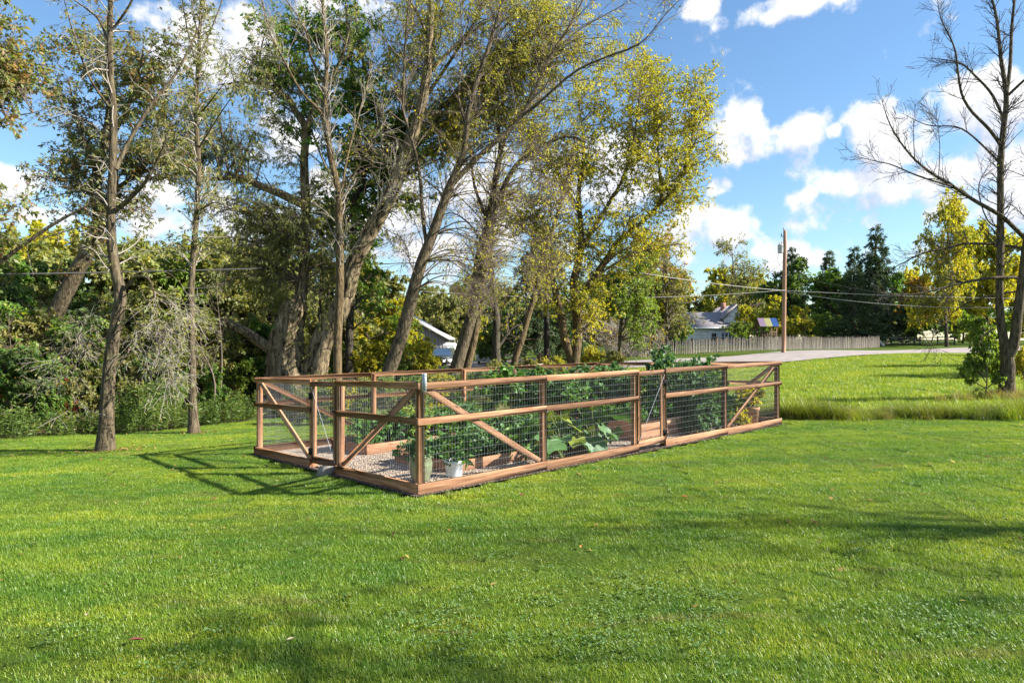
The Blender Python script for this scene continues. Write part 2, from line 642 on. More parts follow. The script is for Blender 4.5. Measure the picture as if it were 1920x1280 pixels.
def road_material():
    m = Mat('road_chipseal')
    p = m.pos()
    c = m.ramp(m.noise(1.2, 6, .7, p), [(.3, (.25, .215, .20)), (.7, (.37, .33, .31))])
    return m.bsdf(c, .9, m.noise(40, 3, .6, p), .3, .01, spec=.1)


def drive_material():
    m = Mat('driveway_gravel')
    p = m.pos()
    c = m.ramp(m.noise(2.5, 6, .75, p), [(.3, (.38, .30, .22)), (.7, (.56, .47, .37))])
    return m.bsdf(c, .95, m.noise(30, 3, .6, p), .4, .02, spec=.05)


near_e = [(-70, 40), (-20, 40), (-3.6, 40.5), (8, 41.5), (17.4, 43.5), (28, 49), (38, 56), (52, 64), (90, 80), (160, 100)]
far_e = [(-70, 46), (-20, 46), (-3.6, 46.5), (7, 47.5), (15.5, 49.2), (25, 54.5), (35, 61.5), (49, 70), (87, 86.5), (157, 107)]
ribbon('road', road_material(), near_e, far_e, .05, 120)
ribbon('driveway', drive_material(), [(-9, 45.5), (-8.4, 62)], [(4, 45.5), (2, 62)], .11, 20)

# ------------------------------------------------------------------ vegetation engine
rng = np.random.default_rng(11)


def nrm(v):
    return v / (np.linalg.norm(v, axis=-1, keepdims=True) + 1e-9)


def spline(pts, rad, m=18):
    p = np.array(pts, float)
    r = np.interp(np.linspace(0, 1, len(p)), np.linspace(0, 1, len(rad)), rad)
    q = np.concatenate([[2 * p[0] - p[1]], p, [2 * p[-1] - p[-2]]])
    out, ro = [], []
    k = 8
    for i in range(len(p) - 1):
        t = np.linspace(0, 1, k, endpoint=False)[:, None]
        a, b, c, d = q[i:i + 4]
        out.append(.5 * ((2 * b) + (c - a) * t + (2 * a - 5 * b + 4 * c - d) * t ** 2 + (3 * b - a - 3 * c + d) * t ** 3))
        ro.append(r[i] + (r[i + 1] - r[i]) * t[:, 0])
    out = np.concatenate(out + [p[-1:]])
    ro = np.concatenate(ro + [r[-1:]])
    s = np.concatenate([[0], np.cumsum(np.linalg.norm(np.diff(out, axis=0), axis=1))])
    u = np.linspace(0, s[-1], m)
    return np.stack([np.interp(u, s, out[:, j]) for j in range(3)], -1), np.interp(u, s, ro)


def sample(P, R, n, t, rg):
    N, M, _ = P.shape
    ln = np.linalg.norm(np.diff(P, axis=1), axis=2).sum(1)
    i = rg.choice(N, n, p=ln / ln.sum())
    tt = rg.uniform(t[0], t[1], n)
    f = np.clip(tt * (M - 1), 0, M - 1.001)
    k = f.astype(int)
    a = (f - k)[:, None]
    pos = P[i, k] * (1 - a) + P[i, k + 1] * a
    tan = nrm(P[i, k + 1] - P[i, k])
    r = R[i, k] * (1 - a[:, 0]) + R[i, k + 1] * a[:, 0]
    return i, tt, pos, tan, r


def branch(P, R, n, L, ang=(.5, 1.1), t=(.2, 1), m=5, grav=0., curl=.22, rf=.55, rmin=.003, taper=.3, rg=rng):
    i, tt, pos, tan, r = sample(P, R, n, t, rg)
    perp = nrm(np.cross(tan, rg.normal(size=(n, 3))))
    th = rg.uniform(*ang, n)[:, None]
    d = tan * np.cos(th) + perp * np.sin(th)
    ln = (L * rg.uniform(.55, 1.25, n) * (1.2 - .55 * tt))[:, None] / (m - 1)
    out = np.zeros((n, m, 3))
    for j in range(m):
        out[:, j] = pos
        d = nrm(d + rg.normal(0, curl, (n, 3)) + np.array([0, 0, grav]))
        pos = pos + d * ln
    r0 = np.clip(r * rf, rmin, None)
    RR = np.clip(r0[:, None] * np.linspace(1, taper, m)[None], rmin, None)
    return out, RR


def leaves(g, P, n, L, Wd, t=(.15, 1.02), droop=.2, spread=.9, up=.4, fold=.18, rg=rng, tintb=0., tints=.5):
    R0 = np.ones(P.shape[:2])
    i, tt, pos, tan, _ = sample(P, R0, n, t, rg)
    perp = nrm(np.cross(tan, rg.normal(size=(n, 3))))
    d = nrm(tan * .6 + perp * spread + np.array([0, 0, -droop]))
    nm = nrm(rg.normal(size=(n, 3)) + np.array([0, 0, up * 2]))
    side = nrm(np.cross(d, nm))
    nm = np.cross(side, d)
    l = (L * rg.uniform(.65, 1.3, n))[:, None]
    w = l * (Wd / L)
    V = np.stack([pos, pos + d * l * .45 + side * w / 2 + nm * fold * w, pos + d * l - nm * .12 * l, pos + d * l * .45 - side * w / 2 + nm * fold * w], 1)
    tw = rg.random(P.shape[0])
    tint = np.clip(tints * tw[i] + (1 - tints) * rg.random(n) + tintb, 0, 1)
    g.add(V.reshape(-1, 3), np.arange(4 * n).reshape(n, 4), tint=np.repeat(tint, 4))
    return g


class Tree:
    def __init__(s, seed):
        s.rg = np.random.default_rng(seed)
        s.main, s.fil = [], []

    slim = 1.0

    def limb(s, pts, rad, m=18):
        s.main.append(spline(pts, [q * s.slim for q in rad], m))
        return s

    def fill(s, blobs, n, src=None, k0=4, arch=.12, wig=.10, rmax=.09):
        """boughs that run from the stems to points spread through blobs ((centre), (radii))."""
        rg = s.rg
        src = src if src is not None else range(len(s.main))
        SP = np.concatenate([s.main[i][0][k0:] for i in src])
        SR = np.concatenate([s.main[i][1][k0:] for i in src])
        vol = np.array([b[1][0] * b[1][1] * b[1][2] for b in blobs])
        bi = rg.choice(len(blobs), n, p=vol / vol.sum())
        for b in bi:
            c, r = blobs[b]
            u = nrm(rg.normal(size=3)) * rg.random() ** .4
            T = np.array(c) + u * np.array(r)
            dv = T - SP
            hd = np.hypot(dv[:, 0], dv[:, 1])
            cost = np.linalg.norm(dv, axis=1) + 3 * np.clip(.35 * hd - dv[:, 2], 0, None) + rg.random(len(SP)) * .6
            k = int(np.argmin(cost))
            a = SP[k]
            dist = np.linalg.norm(T - a) + .01
            m1 = a + (T - a) * .35 + np.array([0, 0, arch * dist]) + rg.normal(0, wig * dist * .5, 3)
            m2 = a + (T - a) * .72 + np.array([0, 0, arch * dist * .7]) + rg.normal(0, wig * dist * .5, 3)
            r0 = min(SR[k] * .6, .008 + .013 * dist, rmax)
            s.fil.append(spline([a, m1, m2, T], [r0, r0 * .3], 9))
        return s

    def finish(s, name, label, base, bark, twig=None, n1=0, L1=1., n2=0, L2=.5, nl=0, leaf=None, LL=.1, LW=.05, droop=.2,
               spread=.9, grav1=.0, grav2=-.03, ang=(.5, 1.1), group=None, cat='tree', main_twigs=True, sides=9, ridge=None,
               curl=.2, tints=.5, rmin=.0035, foliage='foliage', leaf1=.0, t1=(.2, 1), nm=None, leafup=.4, kind=None, rcap=.02):
        rg = s.rg
        root = empty(name, tuple(base), label, cat, group)
        if kind:
            root['kind'] = kind
        off = np.array(base, float)
        g = Geo()
        for (P, R) in s.main:
            g.tubes(P - off, R, sides, ridge=ridge)
        obj('trunk', g.mesh('trunk', True), bark, root)
        pools = []
        if s.fil:
            FP = np.stack([f[0] for f in s.fil])
            FR = np.stack([f[1] for f in s.fil])
            pools.append((FP, FR))
        if main_twigs and s.main:
            ks = [spline(p[4:], r[4:], 9) for p, r in s.main]
            MP, MR = np.stack([k[0] for k in ks]), np.stack([k[1] for k in ks])
            pools.append((MP, MR))
        b = Geo()
        if s.fil:
            b.tubes(FP - off, FR, 5)
        twp = []
        if pools and n1:
            AP = np.concatenate([p[0] for p in pools])
            AR = np.concatenate([p[1] for p in pools])
            B1, R1 = branch(AP, AR, n1, L1, ang, t1, 6, grav1, curl, .45, rmin, .35, rg)
            R1 = np.minimum(R1, rcap) * np.linspace(1, .4, 6)[None]
            R1 = np.maximum(R1, rmin)
            b.tubes(B1 - off, R1, 4)
            twp.append(B1)
            if n2:
                B2, R2 = branch(B1, R1, n2, L2, ang, (.15, 1), 5, grav2, curl, .55, rmin, .5, rg)
                b.tubes(B2 - off, R2, 3)
                twp.append(B2)
        if b.n:
            obj('bare_branching', b.mesh('bare_branching', True), twig or bark, root)
        if nl and leaf is not None:
            lf = Geo()
            if len(twp) == 2 and leaf1 < 1:
                leaves(lf, twp[1] - off, int(nl * (1 - leaf1)), LL, LW, droop=droop, spread=spread, rg=rg, tints=tints, up=leafup)
            if leaf1 > 0 or len(twp) == 1:
                leaves(lf, twp[0] - off, int(nl * (leaf1 if len(twp) == 2 else 1)), LL, LW, droop=droop, spread=spread, rg=rg, tints=tints, up=leafup)
            obj(foliage, lf.mesh(foliage), leaf, root)
        return root


def A(pts, d, dd=0.0):
    """photo pixels (px,py[,extra depth]) at depth d -> 3-D points; dd bends the limb away from the picture plane."""
    out = []
    n = len(pts)
    for i, p in enumerate(pts):
        e = p[2] if len(p) > 2 else dd * i / max(1, n - 1)
        out.append(at(p[0], p[1], d + e))
    return out


BLOB = 1.0


def blob(px, py, d, rx, ry, rd=None):
    """crown lobe: centre pixel, depth, half sizes in pixels (rx, ry) and metres in depth."""
    k = d / F * BLOB
    return (at(px, py, d), (rx * k, rd if rd else max(rx * k * .8, .4), ry * k))


def copy_tree(o, parent=None, loc=None, rz=None, sc=None, mats=None):
    c = o.copy()
    COL.objects.link(c)
    c.parent = parent
    if loc is not None:
        c.location = loc
    if rz is not None:
        c.rotation_euler = (0, 0, rz)
    if sc is not None:
        c.scale = sc if not isinstance(sc, (int, float)) else (sc,) * 3
    for ch in list(o.children):
        k = copy_tree(ch, c)
        if mats and ch.name.split('.')[0] in mats:
            k.material_slots[0].link = 'OBJECT'
            k.material_slots[0].material = mats[ch.name.split('.')[0]]
    return c


# ------------------------------------------------------------------ fenced kitchen garden
N0 = np.array([-1.22, 8.77])
UR = np.array([.7415, .6717])
UR = UR / np.linalg.norm(UR)
VL = np.array([-UR[1], UR[0]])
GU, GV, FH = 10.02, 5.47, 1.5


def gw(u, v, z=0.):
    """garden coordinates -> world; z above the ground there."""
    p = N0 + UR * u + VL * v
    return np.array([p[0], p[1], plane_z(p[0], p[1]) + z])


def slab(poly_uv, z, name, mat, **kw):
    pass


def gravel_material(name, a, b):
    m = Mat(name)
    p = m.pos()
    v = m.n('ShaderNodeTexVoronoi')
    v.inputs['Scale'].default_value = 42
    m.l(p, v.inputs['Vector'])
    c = m.ramp(v.outputs['Color'], [(.1, a), (.9, b)])
    return m.bsdf(c, .9, v.outputs['Distance'], .8, .02, spec=.1)


M_GRAVEL = gravel_material('pea_gravel', (.20, .155, .115), (.52, .44, .36))
M_DKGRAVEL = gravel_material('dark_edging_gravel', (.035, .03, .028), (.13, .105, .09))


def gpatch(name, u0, u1, v0, v1, z, mat, nu=14, nv=10):
    uu, vv = np.meshgrid(np.linspace(u0, u1, nu), np.linspace(v0, v1, nv))
    P = np.array([[gw(a, b, z) for a, b in zip(r1, r2)] for r1, r2 in zip(uu, vv)])
    idx = np.arange(nu * nv).reshape(nv, nu)
    q = np.stack([idx[:-1, :-1], idx[:-1, 1:], idx[1:, 1:], idx[1:, :-1]], -1).reshape(-1, 4)
    return obj(name, Geo().add(P.reshape(-1, 3), q).mesh(name), mat, kind='structure')


gpatch('gravel_edging', -.17, GU + .12, -.17, GV + .12, .030, M_DKGRAVEL)
gpatch('gravel_floor', .03, GU - .03, .03, GV - .03, .045, M_GRAVEL)


def pebbles(name, n, zone, z, smin, smax, mat, seed):
    rg = np.random.default_rng(seed)
    g = Geo()
    base = np.array([[1, 0, 0], [0, 1, 0], [-1, 0, 0], [0, -1, 0], [0, 0, .7], [0, 0, -.7]], float)
    tri = np.array([[0, 1, 4], [1, 2, 4], [2, 3, 4], [3, 0, 4], [1, 0, 5], [2, 1, 5], [3, 2, 5], [0, 3, 5]])
    uv = np.array([zone(rg) for _ in range(n)])
    w = N0 + uv[:, :1] * UR + uv[:, 1:] * VL
    pz = plane_z(w[:, 0], w[:, 1]) + z
    C = np.concatenate([w, pz[:, None]], 1)
    sc = rg.uniform(smin, smax, (n, 1, 1)) * rg.uniform(.7, 1.3, (n, 1, 3)) * np.array([1, 1, .7])
    a = rg.uniform(0, 6.28, n)
    Rm = np.zeros((n, 3, 3))
    Rm[:, 0, 0] = Rm[:, 1, 1] = np.cos(a)
    Rm[:, 0, 1] = -np.sin(a)
    Rm[:, 1, 0] = np.sin(a)
    Rm[:, 2, 2] = 1
    V = np.einsum('nij,nkj->nki', Rm, base[None] * sc) + C[:, None]
    T = (tri[None] + 6 * np.arange(n)[:, None, None]).reshape(-1, 3)
    g.add(V.reshape(-1, 3), None, T, tint=np.repeat(rg.random(n), 6))
    return obj(name, g.mesh(name), mat, kind='stuff')


def stone_mat(name, cols):
    m = Mat(name)
    a = m.n('ShaderNodeAttribute', attribute_name='tint')
    return m.bsdf(m.ramp(a.outputs['Fac'], cols), .85, spec=.2)


M_PEB = stone_mat('pebble_stone', [(0, (.16, .12, .09)), (.5, (.38, .30, .23)), (1, (.62, .54, .45))])
M_PEBD = stone_mat('dark_pebble_stone', [(0, (.03, .025, .022)), (.6, (.10, .075, .06)), (1, (.24, .18, .14))])
o = pebbles('pea_gravel', 9000, lambda r: (r.uniform(.06, 6.), r.uniform(.06, 3.4)), .05, .008, .018, M_PEB, 3)
setp(o, 'loose tan pea gravel covering the garden floor', 'gravel')


def edge_zone(r):
    s = r.random()
    k = r.uniform(-.15, -.045)
    return (r.uniform(-.15, GU), k) if s < .62 else (k, r.uniform(-.15, GV))


o = pebbles('edging_gravel', 5200, edge_zone, .032, .008, .02, M_PEBD, 5)
setp(o, 'dark crushed gravel along the foot of the garden fence', 'gravel')

FB = gw(0, 0)
fence = empty('garden_fence', tuple(FB), 'reddish cedar and wire mesh fence enclosing the raised bed garden', 'fence')


def board(name, A_, B_, w, t, parent, nvec, mat=M_CEDAR, base=None, roll=0, ext=0.):
    """a squared timber from A_ to B_: w across (towards up x n), t thick (along nvec)."""
    A_, B_ = np.array(A_, float), np.array(B_, float)
    x = nrm(B_ - A_)
    n = np.array(nvec, float)
    n = nrm(n - x * (n @ x))
    y = np.cross(n, x)
    L = np.linalg.norm(B_ - A_) + 2 * ext
    c = (A_ + B_) / 2
    g = Geo()
    b = min(.004, t * .1)
    h = np.array([L, w, t]) / 2
    v, q = [], []
    # chamfered box: 24 verts
    for ax in range(3):
        for sg in (-1, 1):
            o1, o2 = [k for k in range(3) if k != ax]
            f = []
            for s1, s2 in ((-1, -1), (1, -1), (1, 1), (-1, 1)):
                p = np.zeros(3)
                p[ax] = sg * h[ax]
                p[o1] = s1 * (h[o1] - b)
                p[o2] = s2 * (h[o2] - b)
                f.append(len(v))
                v.append(p)
            q.append(f)
    v = np.array(v)
    key = {}
    for i in range(24):
        key.setdefault(tuple(np.sign(v[i]).astype(int)), []).append(i)
    tris = [tuple(k) for k in key.values()]
    for ax in range(3):
        o1, o2 = [k for k in range(3) if k != ax]
        for s1 in (-1, 1):
            for s2 in (-1, 1):
                sel = []
                for sa in (-1, 1):
                    k = [0, 0, 0]
                    k[ax], k[o1], k[o2] = sa, s1, s2
                    ids = key[tuple(k)]
                    f1 = [i for i in ids if abs(abs(v[i][o1]) - h[o1]) < 1e-9][0]
                    f2 = [i for i in ids if abs(abs(v[i][o2]) - h[o2]) < 1e-9][0]
                    sel.append((f1, f2))
                q.append([sel[0][0], sel[0][1], sel[1][1], sel[1][0]])
    g.add(v, q, tris)
    me = g.mesh(name)
    M = Matrix(((x[0], y[0], n[0], c[0]), (x[1], y[1], n[1], c[1]), (x[2], y[2], n[2], c[2]), (0, 0, 0, 1)))
    bs = np.array(base if base is not None else FB, float)
    M = Matrix.Translation(Vector(-bs)) @ M
    return obj(name, me, mat, parent, M)


SIDES = {  # origin (u,v), direction, outward normal
    'r': (lambda s: (s, 0.), -VL), 'l': (lambda s: (0., s), -UR),
    'b': (lambda s: (s, GV), VL), 'e': (lambda s: (GU, s), UR)}


def v3(n2):
    return np.array([n2[0], n2[1], 0.])


def pt(side, s, z, out=0.):
    f, n = SIDES[side]
    u, v = f(s)
    p = gw(u, v, z)
    return p + v3(n) * out


RO = .066  # rails sit on the outer face of the posts


def mesh_panel(side, s0, s1, z0, z1, parent, out=.050, base=None):
    g = Geo()
    r = .0012
    P, Rr = [], []
    n = int((s1 - s0) / .052)
    for i in range(n + 1):
        s = s0 + (s1 - s0) * i / n
        P.append([pt(side, s, z0, out), pt(side, s, z1, out)])
    k = int((z1 - z0) / .102)
    for i in range(k + 1):
        z = z0 + (z1 - z0) * i / k
        P.append([pt(side, s0, z, out + .003), pt(side, s1, z, out + .003)])
    P = np.array(P) - (FB if base is None else base)
    g.tubes(P, np.full(P.shape[:2], r), 4)
    return obj('wire_mesh', g.mesh('wire_mesh', True), M_WIRE, parent, kind='stuff')


def panel(side, s0, s1, a_ext=0., b_ext=0., brace=None, mesh=True):
    n = v3(SIDES[side][1])
    e0, e1 = s0 - a_ext, s1 + b_ext
    board('top_rail', pt(side, e0, FH - .045, RO), pt(side, e1, FH - .045, RO), .09, .038, fence, n)
    board('middle_rail', pt(side, e0, .985, RO), pt(side, e1, .985, RO), .089, .038, fence, n)
    board('base_board', pt(side, e0, .095, RO), pt(side, e1, .095, RO), .15, .038, fence, n)
    if mesh:
        mesh_panel(side, s0 + .02, s1 - .02, .12, FH - .03, fence)
    if brace:
        a, b = (s0 + .09, s1 - .09)
        za, zb = (.17, FH - .1) if brace > 0 else (FH - .1, .17)
        board('brace', pt(side, a, za, .012), pt(side, b, zb, .012), .085, .038, fence, n)


def post(side, s, z1=FH - .02, z0=-.12):
    n = v3(SIDES[side][1])
    board('post', pt(side, s, z0), pt(side, s, z1), .092, .092, fence, n)


EX = RO + .019
# sunlit side
for s in (0., 2.3, 4.6, 5.5, 7.68, GU):
    post('r', s)
panel('r', 0., 2.3, EX, 0, brace=-1)
panel('r', 2.304, 4.6, 0, .04)
panel('r', 5.5, 7.68, .04, 0)
panel('r', 7.684, GU, 0, EX, brace=1)
# shaded side
for s in (2.2, 3.16, GV):
    post('l', s)
panel('l', 0., 2.2, EX - .04, .04, brace=-1)
panel('l', 3.16, GV, .04, EX, brace=1)
# back sides
for s in (2.5, 5.0, 7.5, GU):
    post('b', s)
panel('b', 0, 2.5, EX - .04, 0, brace=-1)
panel('b', 2.504, 5.0)
panel('b', 5.004, 7.5)
panel('b', 7.504, GU, 0, EX, brace=1)
for s in (1.85, 3.65):
    post('e', s)
panel('e', 0., 1.85, EX - .04, 0, brace=-1)
panel('e', 1.854, 3.65)
panel('e', 3.654, GV, 0, EX - .04, brace=1)


def gate(side, s0, s1, hinge_hi, lab):
    base = pt(side, s0, 0)
    ge = bpy.data.objects.new('gate', None)
    ge.empty_display_size = .2
    COL.objects.link(ge)
    ge.parent = fence
    ge.location = Vector(base - FB)
    ge['label'] = lab
    n = v3(SIDES[side][1])
    a, b = s0 + .058, s1 - .058
    z0, z1 = .11, FH - .03
    w = .085
    k = dict(base=base)
    o = .035
    board('stile', pt(side, a + w / 2, z0, o), pt(side, a + w / 2, z1, o), w, .04, ge, n, **k)
    board('stile', pt(side, b - w / 2, z0, o), pt(side, b - w / 2, z1, o), w, .04, ge, n, **k)
    board('rail', pt(side, a, z1 - w / 2, o + .004), pt(side, b, z1 - w / 2, o + .004), w, .044, ge, n, **k)
    board('rail', pt(side, a, z0 + .06, o + .004), pt(side, b, z0 + .06, o + .004), .12, .044, ge, n, **k)
    mesh_panel(side, a + .03, b - .03, z0 + .06, z1 - .04, ge, out=.062, base=base)
    hs = b if hinge_hi else a
    ls = a if hinge_hi else b
    for z in (.30, 1.22):
        g = Geo()
        c = pt(side, hs + (.018 if hinge_hi else -.018), z, .075) - base
        M = Matrix(((UR[0], VL[0], 0), (UR[1], VL[1], 0), (0, 0, 1)))
        g.box(c, (.10, .012, .11) if side in 'rb' else (.012, .10, .11), M)
        g.tubes([c + v3(SIDES[side][1]) * .012 - [0, 0, .05], c + v3(SIDES[side][1]) * .012 + [0, 0, .05]], [.012, .012], 8)
        obj('hinge', g, M_BLACK, ge)
    g = Geo()
    g.tubes([pt(side, hs, .2, .066) - base, pt(side, ls, 1.38, .066) - base] if not hinge_hi else [pt(side, ls, .2, .066) - base, pt(side, hs, 1.38, .066) - base], [.004, .004], 5)
    obj('tension_cable', g, M_GALV, ge)
    g = Geo()
    c = pt(side, ls, 1.0, .07) - base
    g.box(c, (.05, .05, .03))
    obj('latch', g, M_BLACK, ge)


gate('r', 4.6, 5.5, True, 'gate in the sunlit side')
gate('l', 2.2, 3.16, True, 'gate in the shaded side')
# concrete ramp block at the shaded gate
M_CONC = plain('concrete', (.20, .18, .155), .9)
rb = gw(-.23, 2.28)
g = Geo()
Mr = Matrix(((UR[0], VL[0], 0), (UR[1], VL[1], 0), (0, 0, 1)))
poly = [(-.12, 0), (.12, 0), (.12, .16), (-.02, .16)]
vv = np.array([[a, b, c] for b in (-.1, .1) for a, c in poly])
vv = vv @ np.array(Mr.to_3x3()).T
g.add(vv, [(0, 1, 2, 3), (4, 7, 6, 5), (0, 4, 5, 1), (1, 5, 6, 2), (2, 6, 7, 3), (3, 7, 4, 0)])
obj('concrete_block', g, M_CONC, None, Matrix.Translation(Vector(rb)), label='grey concrete wedge block at the foot of the shaded gate', cat='block')
# rain gauge on the corner post
rgp = gw(0, 0, FH + .0) + v3(-VL) * .092 + v3(UR) * .0
ga = empty('rain_gauge', tuple(rgp), 'clear plastic rain gauge fixed on the corner post of the garden fence', 'rain gauge')
g = Geo()
Mr = Matrix(((UR[0], VL[0], 0), (UR[1], VL[1], 0), (0, 0, 1)))
g.box((0, 0, 0), (.06, .008, .24), Mr)
obj('back_plate', g, plain('white_plastic', (.55, .57, .58), .4), ga)
g = Geo()
g.lathe([(0, -.11), (.02, -.11), (.022, .12), (.018, .12), (.017, -.09), (0, -.09)], 14)
m = Mat('clear_plastic')
gm = m.bsdf((.40, .45, .48), .2, spec=.6)
obj('tube', g.mesh('tube', True), gm, ga, Matrix.Translation(v3(-VL) * .026))
for i in range(6):
    g = Geo()
    g.box((0, 0, -.085 + i * .035), (.03, .002, .004), Mr)
    obj('tick', g, M_BLACK, ga, Matrix.Translation(v3(-VL) * .0495))

# ---------------------------------------------------------------- raised beds
M_SOIL = plain('garden_soil', (.05, .036, .026), .95, var=.35)


def bed(u0, u1, v0, v1, h, rows, label):
    base = gw((u0 + u1) / 2, (v0 + v1) / 2)
    e = empty('raised_bed', tuple(base), label, 'raised bed', 'raised beds of the garden')
    bh = h / rows
    for r in range(rows):
        z = bh * (r + .5) + .02
        gap = bh - .006
        for (a, b, n) in (((u0, v0), (u1, v0), -VL), ((u0, v1), (u1, v1), VL), ((u0, v0 + .02), (u0, v1 - .02), -UR), ((u1, v0 + .02), (u1, v1 - .02), UR)):
            board('bed_board', gw(*a, z), gw(*b, z), gap, .038, e, v3(n), M_CEDAR_BED, base)
    for a in (u0 + .06, u1 - .06):
        for b in (v0 + .06, v1 - .06):
            board('corner_post', gw(a, b, 0), gw(a, b, h - .01), .08, .08, e, v3(VL), M_CEDAR_BED, base)
    nu, nv = 12, 8
    uu, vvv = np.meshgrid(np.linspace(u0 + .02, u1 - .02, nu), np.linspace(v0 + .02, v1 - .02, nv))
    rg = np.random.default_rng(int(u0 * 10))
    P = np.array([[gw(a, b, h - .05) for a, b in zip(r1, r2)] for r1, r2 in zip(uu, vvv)]) - base
    P[1:-1, 1:-1, 2] += rg.normal(0, .015, (nv - 2, nu - 2))
    idx = np.arange(nu * nv).reshape(nv, nu)
    q = np.stack([idx[:-1, :-1], idx[:-1, 1:], idx[1:, 1:], idx[1:, :-1]], -1).reshape(-1, 4)
    obj('soil', Geo().add(P.reshape(-1, 3), q).mesh('soil', True), M_SOIL, e)
    return e


bed(1.15, 4.5, .80, 2.45, .20, 1, 'low one-board cedar raised bed of strawberries beside the white bucket pot')
bed(5.65, 7.2, .70, 2.35, .40, 2, 'tall two-board cedar raised bed just inside the gate in the sunlit side')
bed(1.2, 4.2, 3.5, 4.85, .22, 1, 'low cedar raised bed along the back fence under leafy bushes')
bed(5.3, 7.4, 3.9, 4.95, .40, 2, 'tall cedar raised bed beside the tufted ornamental grass')
bed(7.9, 9.5, 2.2, 4.6, .40, 2, 'tall cedar raised bed in the far end of the garden')


# ---------------------------------------------------------------- plants in the garden
def bush_data(h, w, nst, n1, n2, nl, LL, LW, droop=.3, seed=1, spread=.9, lean=.5, L1=.5, L2=.25, grav=.02, up=.4, r0=.012):
    """mesh data of a bushy plant around the origin: stems and leaves."""
    rg = np.random.default_rng(seed)
    P, R = [], []
    for i in range(nst):
        a = rg.uniform(0, 6.283)
        rr = w / 2 * math.sqrt(rg.random())
        tip = np.array([rr * math.cos(a), rr * math.sin(a), h * rg.uniform(.55, 1.0) * (1 - .35 * (2 * rr / w) ** 2)])
        b = np.array([tip[0] * .25, tip[1] * .25, -.03])
        mid = (b + tip) / 2 + np.array([-tip[0] * .15 * lean, -tip[1] * .15 * lean, h * .08]) + rg.normal(0, .05 * w, 3)
        p, r = spline([b, mid, tip], [r0, r0 * .35], 7)
        P.append(p)
        R.append(r)
    P, R = np.stack(P), np.stack(R)
    g, lf = Geo(), Geo()
    g.tubes(P, R, 4)
    B1, R1 = branch(P, R, n1, L1, (.5, 1.2), (.15, 1), 5, grav, .2, .6, .0025, .4, rg)
    g.tubes(B1, R1, 3)
    src = B1
    if n2:
        B2, R2 = branch(B1, R1, n2, L2, (.4, 1.2), (.15, 1), 4, grav, .25, .7, .002, .5, rg)
        g.tubes(B2, R2, 3)
        src = B2
    leaves(lf, src, nl, LL, LW, droop=droop, spread=spread, rg=rg, up=up)
    return g.mesh('stems', True), lf.mesh('foliage')


def plant(name, data, loc, leafm, stemm, label, cat, group=None, rz=0., sc=1.0, stem='stems_wood'):
    e = empty(name, tuple(loc), label, cat, group, rz)
    e.scale = sc if not isinstance(sc, (int, float)) else (sc, sc, sc)
    obj('stem', data[0], stemm, e)
    obj('foliage', data[1], leafm, e)
    return e


M_STEMG = plain('green_stem', (.10, .14, .04), .8)
D_LOW = bush_data(.34, .72, 16, 46, 0, 620, .085, .065, .25, 21, L1=.2)
D_HERB = bush_data(.85, .8, 22, 90, 0, 1700, .09, .045, .35, 22, L1=.3)
D_TOM = bush_data(1.35, .95, 20, 130, 200, 3300, .10, .05, .55, 23, L1=.42, L2=.2)
D_VINE = bush_data(1.45, 1.25, 26, 150, 160, 2600, .13, .09, .5, 24, L1=.4, L2=.22)
k = 0
rgp_ = random.Random(9)
for i in range(6):
    for j in range(2):
        u, v = 1.45 + i * .52 + rgp_.uniform(-.06, .06), 1.15 + j * .78 + rgp_.uniform(-.1, .1)
        plant('strawberry_plant', D_LOW, gw(u, v, .14), L_VEGDK if (i + j) % 2 else L_VEG, M_STEMG,
              'low leafy green plant filling the one-board raised bed', 'plant', 'low plants in the nearest raised bed', rgp_.uniform(0, 6), rgp_.uniform(.85, 1.25))
for i in range(5):
    u, v = 1.5 + i * .6, 4.15 + rgp_.uniform(-.25, .25)
    plant('herb_bush', D_HERB, gw(u, v, .14), [L_VEG, L_VEGDK, L_LIME][i % 3], M_STEMG, 'knee-high leafy herb bush in the low bed by the back fence', 'plant', 'bushes in the back raised bed', rgp_.uniform(0, 6), rgp_.uniform(.8, 1.1))
for i, (u, v) in enumerate([(3.4, 2.9), (3.9, 2.3), (4.3, 2.8)]):
    plant('pepper_plant', D_HERB, gw(u, v, .04), [L_VEG, L_VEGDK][i % 2], M_STEMG, 'bushy green pepper plant between the two low raised beds', 'plant', 'pepper plants between the beds', rgp_.uniform(0, 6), rgp_.uniform(.75, 1.0))
for i, (u, v) in enumerate([(5.6, 4.5), (6.3, 4.4), (7.0, 4.5), (6.6, 3.4), (7.4, 3.3), (8.1, 3.1), (8.7, 3.8), (8.2, 4.2)]):
    plant('climbing_bean', D_VINE, gw(u, v, .2), L_VEGDK if i % 3 else L_VEG, M_STEMG, 'dense dark climbing bean vine in the tall beds at the back', 'plant', 'bean vines in the tall beds', rgp_.uniform(0, 6), rgp_.uniform(.8, .95))
for i, (u, v) in enumerate([(6.0, 1.1), (6.5, 1.6), (6.9, 1.1), (6.1, 1.9)]):
    plant('salad_plant', D_LOW, gw(u, v, .34), L_VEG, M_STEMG, 'low green salad plant in the tall bed inside the sunlit gate', 'plant', 'salad plants in the tall bed', rgp_.uniform(0, 6), rgp_.uniform(.9, 1.2))
for i, (u, v, s) in enumerate([(7.45, .75, 1.05), (8.05, .7, 1.12), (7.7, 1.4, 1.15), (8.3, 1.3, 1.05), (8.6, .75, .8), (7.3, .45, .7)]):
    plant('tomato_plant', D_TOM, gw(u, v, .03), L_VEGDK, M_STEMG, 'tall sprawling tomato plant pushing against the sunlit fence side', 'plant', 'tomato plants', rgp_.uniform(0, 6), s)
